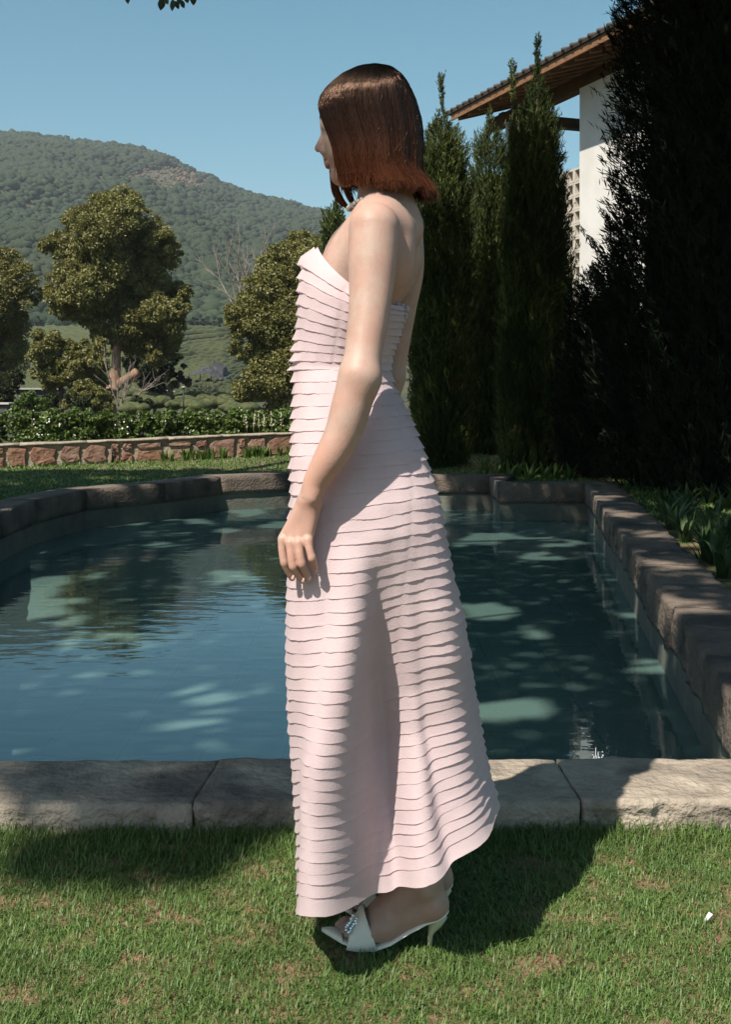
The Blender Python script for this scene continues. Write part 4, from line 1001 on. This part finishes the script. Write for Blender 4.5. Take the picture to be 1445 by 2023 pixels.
def dress_pt(ly, ph, off=0.0, dz=0.0, nrm_only=False):
    l, r, b_, _, _ = row(ly)
    s3 = min(1, max(0, (ly-1060)/420))
    c = math.cos(ph); s_ = math.sin(ph); q = (l+r)/2+(l-r)/2*c
    ex_ = np.interp(ly, [740, 900, 1250, 1500, 1790], [.85, .36, .36, .60, .62]); ex_ += (1.05-ex_)*max(0, -c)**1.5*min(1, max(0, (ly-1350)/300)); e_ = abs(s_)**ex_*(1 if s_ > 0 else -1)
    fold = 0
    if s_ > 0:
        pd, pe_ = fold_at(ly); pl = 1/(1+math.exp(-(ph-pd)/.045)); p2 = 1/(1+math.exp((ph-pe_)/.085)); p3 = 1 if ph < pe_ else max(0, math.cos((ph-pe_)/(3.1416-pe_)*1.5708))
        fold += s3*(.060*sm(ph, pd-.30, .24)-pl*(.072*p2+.068*p3)-.022*sm(ph, 2.22, .15)+.012*sm(ph, 2.6, .2))
        if 900 < ly: fold += .008*min(1, (ly-900)/200)*(sm(ph, .8, .2)-sm(ph, 1.1+0*ly, .18)+.5*sm(ph, 1.75, .15))
    fold += s3*.006*math.sin(ph*9+ly*.002)*max(0, s_)
    nx = -c/(abs(l[0]-r[0])/2); ny = -s_/b_; m_ = math.hypot(nx, ny); nx /= m_; ny /= m_
    top = max(0, min(1, (727-ly)/229)); zo = -.034*abs(s_)**1.5*top
    if ly < 520: zo += .010*sm(ph, 0, .5)
    pm = min(ph, 2*math.pi-ph); zo += abs(s_)**.28*min(1, max(.0, (ly-1260)/500))*(.074*sm(pm, .62, .55)-.010*sm(pm, 1.6, .45)-.012*sm(pm, 2.15, .3))
    base = np.array([q[0]+nx*fold*.5, YC-e_*b_+ny*fold, q[2]+zo+dz])
    if nrm_only: return base
    a_ = dress_base(ly, ph-.02); b2 = dress_base(ly, ph+.02); t_ = b2-a_; m_ = math.hypot(t_[0], t_[1])+1e-9     # push along the true surface normal
    return base+np.array([t_[1]/m_, -t_[0]/m_, 0])*off
NA = 200
# lining
rows_ = np.linspace(498, 1786, 70); _bc = {}
def dress_base(ly, ph):
    k_ = (round(ly, 1), round(ph, 4))
    if k_ not in _bc: _bc[k_] = dress_pt(k_[0], ph, 0, 0, True)
    return _bc[k_]
NL = 150; V = [dress_pt(y, 2*math.pi*(k+.5)/NL, -.006-.008*min(1, max(0, (y-1060)/400))) for y in rows_ for k in range(NL)]
Fs = [(i*NL+k, i*NL+(k+1) % NL, (i+1)*NL+(k+1) % NL, (i+1)*NL+k) for i in range(69) for k in range(NL)]
dress = obj('dress', V, Fs, M['lining'], woman)
tb = [500, 521, 546, 571, 596, 620, 644, 668, 691, 711, 729]
y = 729.0; k = 0
while y < 1765: y += 23.1+1.6*min(1, (y-729)/500)+rng.uniform(-1.6, 1.6); tb.append(y); k += 1
tb[-1] = 1788
def tier(i, y0, y1):
    sd_ = i*13.7; dy = y1-y0; V = []; rowsN = 5
    for j in range(rowsN):
        t = j/(rowsN-1)
        for k in range(NA):
            ph = 2*math.pi*(k+.5)/NA; 
            s1, s2 = row((y0+y1)/2)[3:5]
            pinch = 1-.85*(sm(ph, s1, .035)+.8*sm(ph, s2, .04)) if y1 > 640 else 1-.8*sm(ph, s1, .05)
            fr = sm(ph, 0, .35)+sm(ph, 2*math.pi, .35)
            if y0 < 520: amp = .004+.010*fr
            elif y1 > 1765: amp = .004
            else: amp = .0019+.0066*fr*(1.35 if 690 < y1 < 735 else (.75 if y0 < 1000 else .4) if y0 > 740 else .75)+.0035*sm(ph, math.pi, .6)
            wob = nz(math.cos(ph)*6, math.sin(ph)*6, sd_, .9); wob2 = nz(math.cos(ph)*18, math.sin(ph)*18, sd_+50, 1.0)
            sec = 2.0 if (ph < s1) else (5.0 if ph < s2 else 8.0); sg = nz(sec, sd_, 3.3, 2.1)*.10
            u_ = min(1, max(0, (ph-s1)/(s2-s1))); sag = .10*math.sin(math.pi*u_)*(1 if 0 < u_ < 1 else 0)
            yb = y1+dy*(.12+sg+sag+.05*wob+.02*wob2+.035*nz(ph*22, sd_, 2.2, 1.0)+.02*nz(ph*60, sd_, 5.2, 1.0)+.12*max(0, nz(ph*1.6, sd_, 7.7, 1.3))); yt = y0-dy*.1
            yy = yt+(yb-yt)*t
            o_ = .0013+(amp*(1+.8*nz(ph*3, sd_, 1.1, 1.0)+.4*wob+.2*wob2)*pinch)*t**1.5
            V.append(dress_pt(min(1792, max(497, yy)), ph, o_, 0))
    # a folded top edge for the neckline
    Fs = [(j*NA+k, j*NA+(k+1) % NA, (j+1)*NA+(k+1) % NA, (j+1)*NA+k) for j in range(rowsN-1) for k in range(NA)]
    obj('ruffle_tier', V, Fs, M['dress'], dress)
for i in range(len(tb)-1): tier(i, tb[i], tb[i+1])
# waist seam, side seams and a small back knot
mb = MB()
for k in range(16):
    a = dress_pt(502, 2.55+k*.035, .004)
    a = P(776+k*1.7, 604+abs(k-8)*.5, YC-.05-.0*k); mb.ball(a+rng.normal(size=3)*.0025, .006, 6, 5, (1, 1, 1.2))
for k in range(10): mb.ball(P(801-k*.3, 607+k*3.2, YC-.05)+rng.normal(size=3)*.0015, .0045, 5, 4)
mb.build('back_frill', M['dress'], dress)

# --- hair
HLy = [128,135,150,165,180,200,220,240,270,300,340,372,400]; HLx = [738,700,672,655,642,631,628,632,644,655,663,668,670]
HRy = [128,135,150,170,200,230,260,290,320,345,360,375,392]; HRx = [745,778,797,811,824,831,836,838,834,836,846,854,852]
HBy = [128,135,150,180,220,260,330,375,400]; HBb = [.012,.034,.058,.078,.089,.094,.098,.094,.088]
def hpt(u, side, py, s_=1.0):
    l = np.interp(py, HLy, HLx); r = np.interp(py, HRy, HRx); b_ = np.interp(py, HBy, HBb)
    x = l+(r-l)*(1-math.cos(math.pi*u))/2
    f0 = np.interp(py, [128, 170, 230, 300, 380], [.0, .15, .58, .60, .55])
    gfn = f0+(1-f0)*math.sin(math.pi*u) if u < .5 else math.sin(math.pi*u)
    cxx = 745; x = cxx+(x-cxx)*s_
    return P(x, py, YC)+np.array([0, -side*b_*max(.0, gfn)*s_, 0])
# under-hair shell
NU = 28; V = []; pys = [128.5, 131, 136, 145, 160, 180, 205, 235, 265, 300, 330, 350]
for py in pys:
    for k in range(NU): V.append(hpt(.02+.96*k/(NU-1), 1, py, .93)+np.array([0, 0, -.006]))
    for k in range(NU): V.append(hpt(.98-.96*k/(NU-1), -1, py, .93)+np.array([0, 0, -.006]))
m2 = 2*NU; Fs = [(i*m2+k, i*m2+(k+1) % m2, (i+1)*m2+(k+1) % m2, (i+1)*m2+k) for i in range(len(pys)-1) for k in range(m2) if not (i > 4 and k == m2-1)]
Fs.append(tuple(range(m2)))
hair = obj('hair', V, Fs, M['hair'], woman)
def tubes(paths, rads, nn=3):
    """paths (N,m,3) -> triangle tubes"""
    N_, m_, _ = paths.shape; d = np.gradient(paths, axis=1); d = unit(d); ref = unit(np.array([.2, 1., .1]))
    a = unit(np.cross(d, ref)); b_ = np.cross(d, a); ring = []
    for k in range(nn):
        t = 2*math.pi*k/nn; ring.append(paths+(a*math.cos(t)+b_*math.sin(t))*rads[None, :, None] if rads.ndim == 1 else paths+(a*math.cos(t)+b_*math.sin(t))*rads[:, :, None])
    V = np.stack(ring, 2).reshape(-1, 3); base = (np.arange(N_)[:, None]*m_+np.arange(m_-1)[None]).reshape(-1)*nn
    Q = np.concatenate([np.stack([base+k, base+(k+1) % nn, base+nn+(k+1) % nn, base+nn+k], 1) for k in range(nn)]); return V, Q
paths = []; NS = 7600; m_ = 15
for i in range(NS):
    side = 1 if rng.random() < .68 else -1
    u = rng.uniform(.0, 1.0); lay = rng.uniform(.93, 1.0)
    lock = nz(u*9, side*3.0, 1.0, 1.7); lk2 = nz(u*26, side*3., 7.0, 1.4)
    pe = np.interp(u, [0, .15, .45, .7, 1], [370, 372, 376, 383, 388])+lock*9+lk2*5+rng.normal()*6-(8 if side < 0 and u < .3 else 0)
    if rng.random() < .06: pe += rng.uniform(-25, 6)
    st = 129+rng.uniform(0, 1)**2*14; 
    if u < .12: st += rng.uniform(0, 60)
    pts = []
    ju = rng.normal()*.016; fj = 1+rng.normal()*.55; ph_ = rng.uniform(0, 6.28)
    for j in range(m_):
        t = j/(m_-1); py = st+(pe-st)*t**1.15
        uu = u+lk2*.012*math.sin(t*4)+ju*math.sin(t*5+ph_)*t
        p = hpt(min(1.0, max(0.0, uu)), side, py, lay+lock*.05*min(1, t*2.2)-.012)
        fl_ = max(0, t-.80)/.20
        if u > .45: p = p+np.array([.019*(u-.42)*fl_**1.4, -side*.010*fl_**1.5*(1-u), .001*fl_**2])*min(1.6, fj)
        else: p = p+np.array([.014*fl_**1.6, side*.010*fl_**1.6, .006*fl_**2])*fj
        pts.append(p)
    paths.append(pts)
V, Q = tubes(np.array(paths), np.linspace(.00075, .00028, m_)); o = obj('hair_strands', V, Q, M['hair'], hair); o['kind'] = 'stuff'
# locks of the far side hanging under the chin, and stray hairs
paths = []
for k in range(150):
    a = rng.uniform(0, 1); j_ = rng.normal()*1.2
    if k < 80: q = [(652+6*a, 330), (653+9*a, 352), (655+12*a, 372), (664+12*a, 392), (678+9*a, 408), (692+4*a, 417)]
    elif k < 140: q = [(668+16*a, 345), (671+16*a, 360), (677+16*a, 374), (683+14*a, 388), (690+10*a, 400), (699+6*a, 408)]
    else: q = [(657, 340), (655, 355), (654+2*a, 372), (659+3*a, 388), (667+4*a, 400), (675+4*a, 408)]
    q = np.array(q, float)+np.array([j_, 0]); t = np.linspace(0, 5, 14); xx = np.interp(t, range(6), q[:, 0]); yy = np.interp(t, range(6), q[:, 1])
    for _ in range(2): xx[1:-1] = (xx[:-2]+xx[1:-1]*2+xx[2:])/4; yy[1:-1] = (yy[:-2]+yy[1:-1]*2+yy[2:])/4
    dd = rng.uniform(.035, .06); paths.append([P(x_, y_, YC+dd) for x_, y_ in zip(xx, yy)])
V, Q = tubes(np.array(paths), np.linspace(.0009, .0005, 14)); o = obj('hanging_locks', V, Q, M['hair'], hair); o['kind'] = 'stuff'
paths = []
for k in range(90):
    u = rng.uniform(.3, 1); side = 1 if rng.random() < .7 else -1; st = rng.uniform(150, 330); ln = rng.uniform(25, 70); o_ = rng.uniform(1.01, 1.03)
    paths.append([hpt(min(1, u+.01*math.sin(j)), side, st+ln*j/9, 1.0+(o_-1)*math.sin(math.pi*j/9)) for j in range(10)])
V, Q = tubes(np.array(paths), np.full(10, .0003)); o = obj('stray_hairs', V, Q, M['hair'], hair); o['kind'] = 'stuff'

# --- pearl necklace
neck = empty('necklace', hp(745, 400), None); neck.parent = woman; neck.location = hp(745, 400)-wloc(woman)
proto = None; NP = 34
for k in range(NP):
    t = 2*math.pi*k/NP; c = hp(737, 392)
    p = c+np.array([-math.cos(t)*.051, -math.sin(t)*.056, -.021*math.cos(t)])
    if proto is None: proto = MB().ball((0, 0, 0), .0047, 12, 8).build('pearl', M['pearl']); q = proto
    else: q = proto.copy(); COL.objects.link(q)
    q.parent = neck; q.location = p-wloc(neck)
# --- shoes
def shoe(dx, Y0):
    T = lambda x, y, dy=0: P(x, y, 2.31)+np.array([dx, Y0-2.31+dy, 0])
    e = empty('shoe', T(760, 1870)); e.parent = woman; e.location = T(760, 1870)-wloc(woman)
    st = [(634,1852,.003),(643,1855,.009),(656,1860,.017),(676,1868,.027),(706,1876,.036),(738,1879,.038),(772,1869,.034),(806,1850,.028),(842,1832,.026),(866,1824,.027),(880,1817,.024),(888,1810,.012)]
    V = []; k = 10
    for (x, y, w) in st:
        for j in range(k):
            t = 2*math.pi*j/k; V.append(T(x, y, 0)+np.array([0, math.cos(t)*w, .0045*math.copysign(abs(math.sin(t))**.5, math.sin(t))+.0045]))
    Fs = [(i*k+j, i*k+(j+1) % k, (i+1)*k+(j+1) % k, (i+1)*k+j) for i in range(len(st)-1) for j in range(k)]+[tuple(range(k)), tuple((len(st)-1)*k+j for j in range(k-1, -1, -1))]
    obj('sole', V, Fs, M['leather'], e)
    # vamp band over the toes
    V = []; ns, na = 8, 20
    for i in range(ns):
        s_ = i/(ns-1); b0 = T(684+62*s_, 1872+3*math.sin(s_*3.1)); ap = T(694+24*s_, 1833-34*s_); w = .034+.002*math.sin(s_*3.1)
        for j in range(na):
            t = math.pi*j/(na-1); V.append(b0+(ap-b0)*math.sin(t)**.75+np.array([0, -w*math.cos(t)*(1-.0*s_), 0]))
    Fs = [(i*na+j, i*na+j+1, (i+1)*na+j+1, (i+1)*na+j) for i in range(ns-1) for j in range(na-1)]
    o = obj('upper', V, Fs, M['leather'], e); sm_ = o.modifiers.new('thickness', 'SOLIDIFY'); sm_.thickness = .002
    # pointed toe cap
    V = []
    tc = [(634,1852,.003,.002),(648,1856,.012,.006),(662,1861,.020,.009),(676,1866,.027,.008)]
    for (x, y, w, h_) in tc:
        for j in range(9):
            t = math.pi*j/8; V.append(T(x, y, 0)+np.array([0, -w*math.cos(t), .006+h_*math.sin(t)]))
    obj('toe_point', V, [(i*9+j, i*9+j+1, (i+1)*9+j+1, (i+1)*9+j) for i in range(3) for j in range(8)], M['leather'], e)
    MB().tube([T(866, 1822)+np.array([0, 0, .004]), T(861, 1836), T(854, 1850), T(851, 1862), T(850, 1884)], [.021, .014, .0075, .0055, .0048], 10).build('heel', M['heel'], e)
    orn = empty('ornament', T(710, 1815)); orn.parent = e; orn.location = T(710, 1815)-wloc(e)
    rs = np.random.default_rng(4)
    for j in range(16):
        t = (j % 8)/7; p = T(688+16*t, 1838-20*t, -.027+.016*t)+np.array([(-.006 if j > 7 else .001)+rs.normal()*.001, -.004, (.005 if j > 7 else -.001)+rs.normal()*.001])
        MB().ball(p, rs.uniform(.0026, .0046), 6, 4).build('crystal', M['crystal'], orn, False)
    return e
shoe(0, 2.335); shoe(.018, 2.46)

# ------------------------------------------------------------------ grass, litter, pool details
def blades(n_, reg, hmin, hmax, w, clump=0, bare=None, rise=None):
    xy = []
    while sum(len(a) for a in xy) < n_:
        c = reg(n_)
        if bare is not None:
            kp = np.array([bare(a, b_) for a, b_ in c]); c = c[kp]
        xy.append(c)
    c = np.concatenate(xy)[:n_]; n_ = len(c)
    a = rng.uniform(0, 2*math.pi, n_); ln = rng.uniform(hmin, hmax, n_)
    if rise is not None: ln = ln*rise(c)
    flow = np.array([nz(x, y, 0, 5)*4 for x, y in c[::1]]) if n_ < 120000 else 0
    lean = rng.uniform(.2, 1.7, n_); a = a+flow*.2; ln = ln*rng.choice([.7, 1, 1.35], n_)
    d = np.stack([np.cos(a), np.sin(a)], 1); sdv = np.stack([-np.sin(a), np.cos(a)], 1); ww = w*rng.uniform(.6, 1.3, n_)
    def lev(t, wid):
        p = np.concatenate([c+d*(lean*ln*t**1.7*.8)[:, None], (ln*(t-.22*lean*t*t))[:, None]], 1); o_ = np.concatenate([sdv*(ww*wid)[:, None], np.zeros((n_, 1))], 1); return p, o_
    p0, o0 = lev(0, .5); p1, o1 = lev(.5, .45); p2, o2 = lev(1, 0)
    V = np.stack([p0-o0, p0+o0, p1+o1, p1-o1, p2], 1).reshape(-1, 3); i = np.arange(n_)[:, None]*5
    return V, np.concatenate([i+np.array([0, 1, 2]), i+np.array([0, 2, 3]), i+np.array([3, 2, 4])], 1).reshape(-1, 3)
def near_reg(k):
    y = rng.uniform(1.75, 2.96, k); x = rng.uniform(-1, 1, k)*(.36*y+.25); return np.stack([x, y], 1)
def bare_ok(x, y):
    v = nz(x, y, 0, 10)+.5*nz(x, y, 4, 23)
    return v < .27 or rng.random() < .45
def rise_(c): return 1+1.3*np.clip((c[:, 1]-2.74)/.2, 0, 1)+.5*np.array([nz(x, y, 2, 6) for x, y in c])
V, Fs = blades(135000, near_reg, .006, .021, .0020, bare=bare_ok, rise=rise_)
tag(obj('grass', V, Fs, M['blade']), 'short sunlit green lawn grass in the foreground', 'grass', kind='stuff')
V, Fs = blades(14000, near_reg, .008, .018, .0016, bare=lambda x, y: nz(x, y, 0, 10)+.5*nz(x, y, 4, 23) > rng.uniform(-.1, .3))
V[:, 2] *= .55; tag(obj('dry_grass', V, Fs, M['straw']), 'dry straw coloured blades scattered through the foreground lawn', 'grass', kind='stuff')
def far_reg(k):
    y = rng.uniform(9.5, 20, k); x = rng.uniform(-7, 4, k); m1 = np.array([not in_pool(a, b_) for a, b_ in zip(x, y)]); return np.stack([x, y], 1)[m1]
def in_pool(x, y):
    c = False; pl = outer
    for i in range(n):
        (x1, y1), (x2, y2) = pl[i], pl[(i+1) % n]
        if (y1 > y) != (y2 > y) and x < (x2-x1)*(y-y1)/(y2-y1)+x1: c = not c
    q = np.array([x, y])-wa; 
    if q@wn < .02: return True
    return c
V, Fs = blades(60000, far_reg, .02, .045, .012); V[:, 2] += np.array([lawnz(v[0], v[1]) for v in V[::5]]).repeat(5); tag(obj('grass', V, Fs, M['blade']), 'mown lawn grass between the pool and the stone wall', 'grass', kind='stuff')
p = G(1400, 1826); V = [p+np.array(q) for q in [(-.011, 0, .006), (.007, .003, .008), (.009, -.003, .022), (.003, .005, .024), (-.003, -.007, .012)]]
tag(obj('paper_scrap', V, [(0, 4, 2, 3), (4, 1, 2), (0, 3, 1), (0, 1, 4)], M['paper'], None, False), 'small folded white scrap lying on the grass at right', 'litter')
V = []; c = P(1196, 1508, 4.1); c = np.array([c[0], 4.25, WZ])
mb = MB()
for k in range(7):
    a = rng.uniform(-.3, .3); x0 = rng.uniform(-.012, .016); mb.tube([c+np.array([x0, 0, 0]), c+np.array([x0+a*.02, .004, .045]), c+np.array([x0+a*.05, 0, rng.uniform(.10, .155)])], [.004, .003, .001], 4)
for k in range(40): mb.ball(c+np.array([rng.normal()*.014, rng.normal()*.014, rng.uniform(0, .15)]), rng.uniform(.0015, .004), 5, 4)
tag(mb.build('water_jet', M['foam']), 'tiny bubbling water jet near the front pool edge', 'water jet')
for (x, y, lab) in [(1030, 1083, 'small pale leaf floating in the middle of the shaded water'), (1110, 1140, 'tiny pale leaf floating right of centre on the water')]:
    p = G(x, y, WZ+.004); V, Fs = leaves(np.array([p]), np.array([[.3, 1, 0]]), .10 if x == 1030 else .04, .035, .1, 0); tag(obj('floating_leaf', V, Fs, M['strap']), lab, 'leaf')

# ------------------------------------------------------------------ air
hz = MB().box((0, 800, 146.6), (4200, 1720, 298.0)).build('haze', None, None, False); hz['kind'] = 'stuff'
hm = bpy.data.materials.new('haze'); hm.use_nodes = True; N_ = hm.node_tree.nodes; N_.remove(N_['Principled BSDF'])
pv = N_.new('ShaderNodeVolumePrincipled'); pv.inputs['Density'].default_value = .00016; pv.inputs['Color'].default_value = (.80, .88, 1, 1)
hm.node_tree.links.new(pv.outputs[0], N_['Material Output'].inputs['Volume']); hz.data.materials.append(hm)
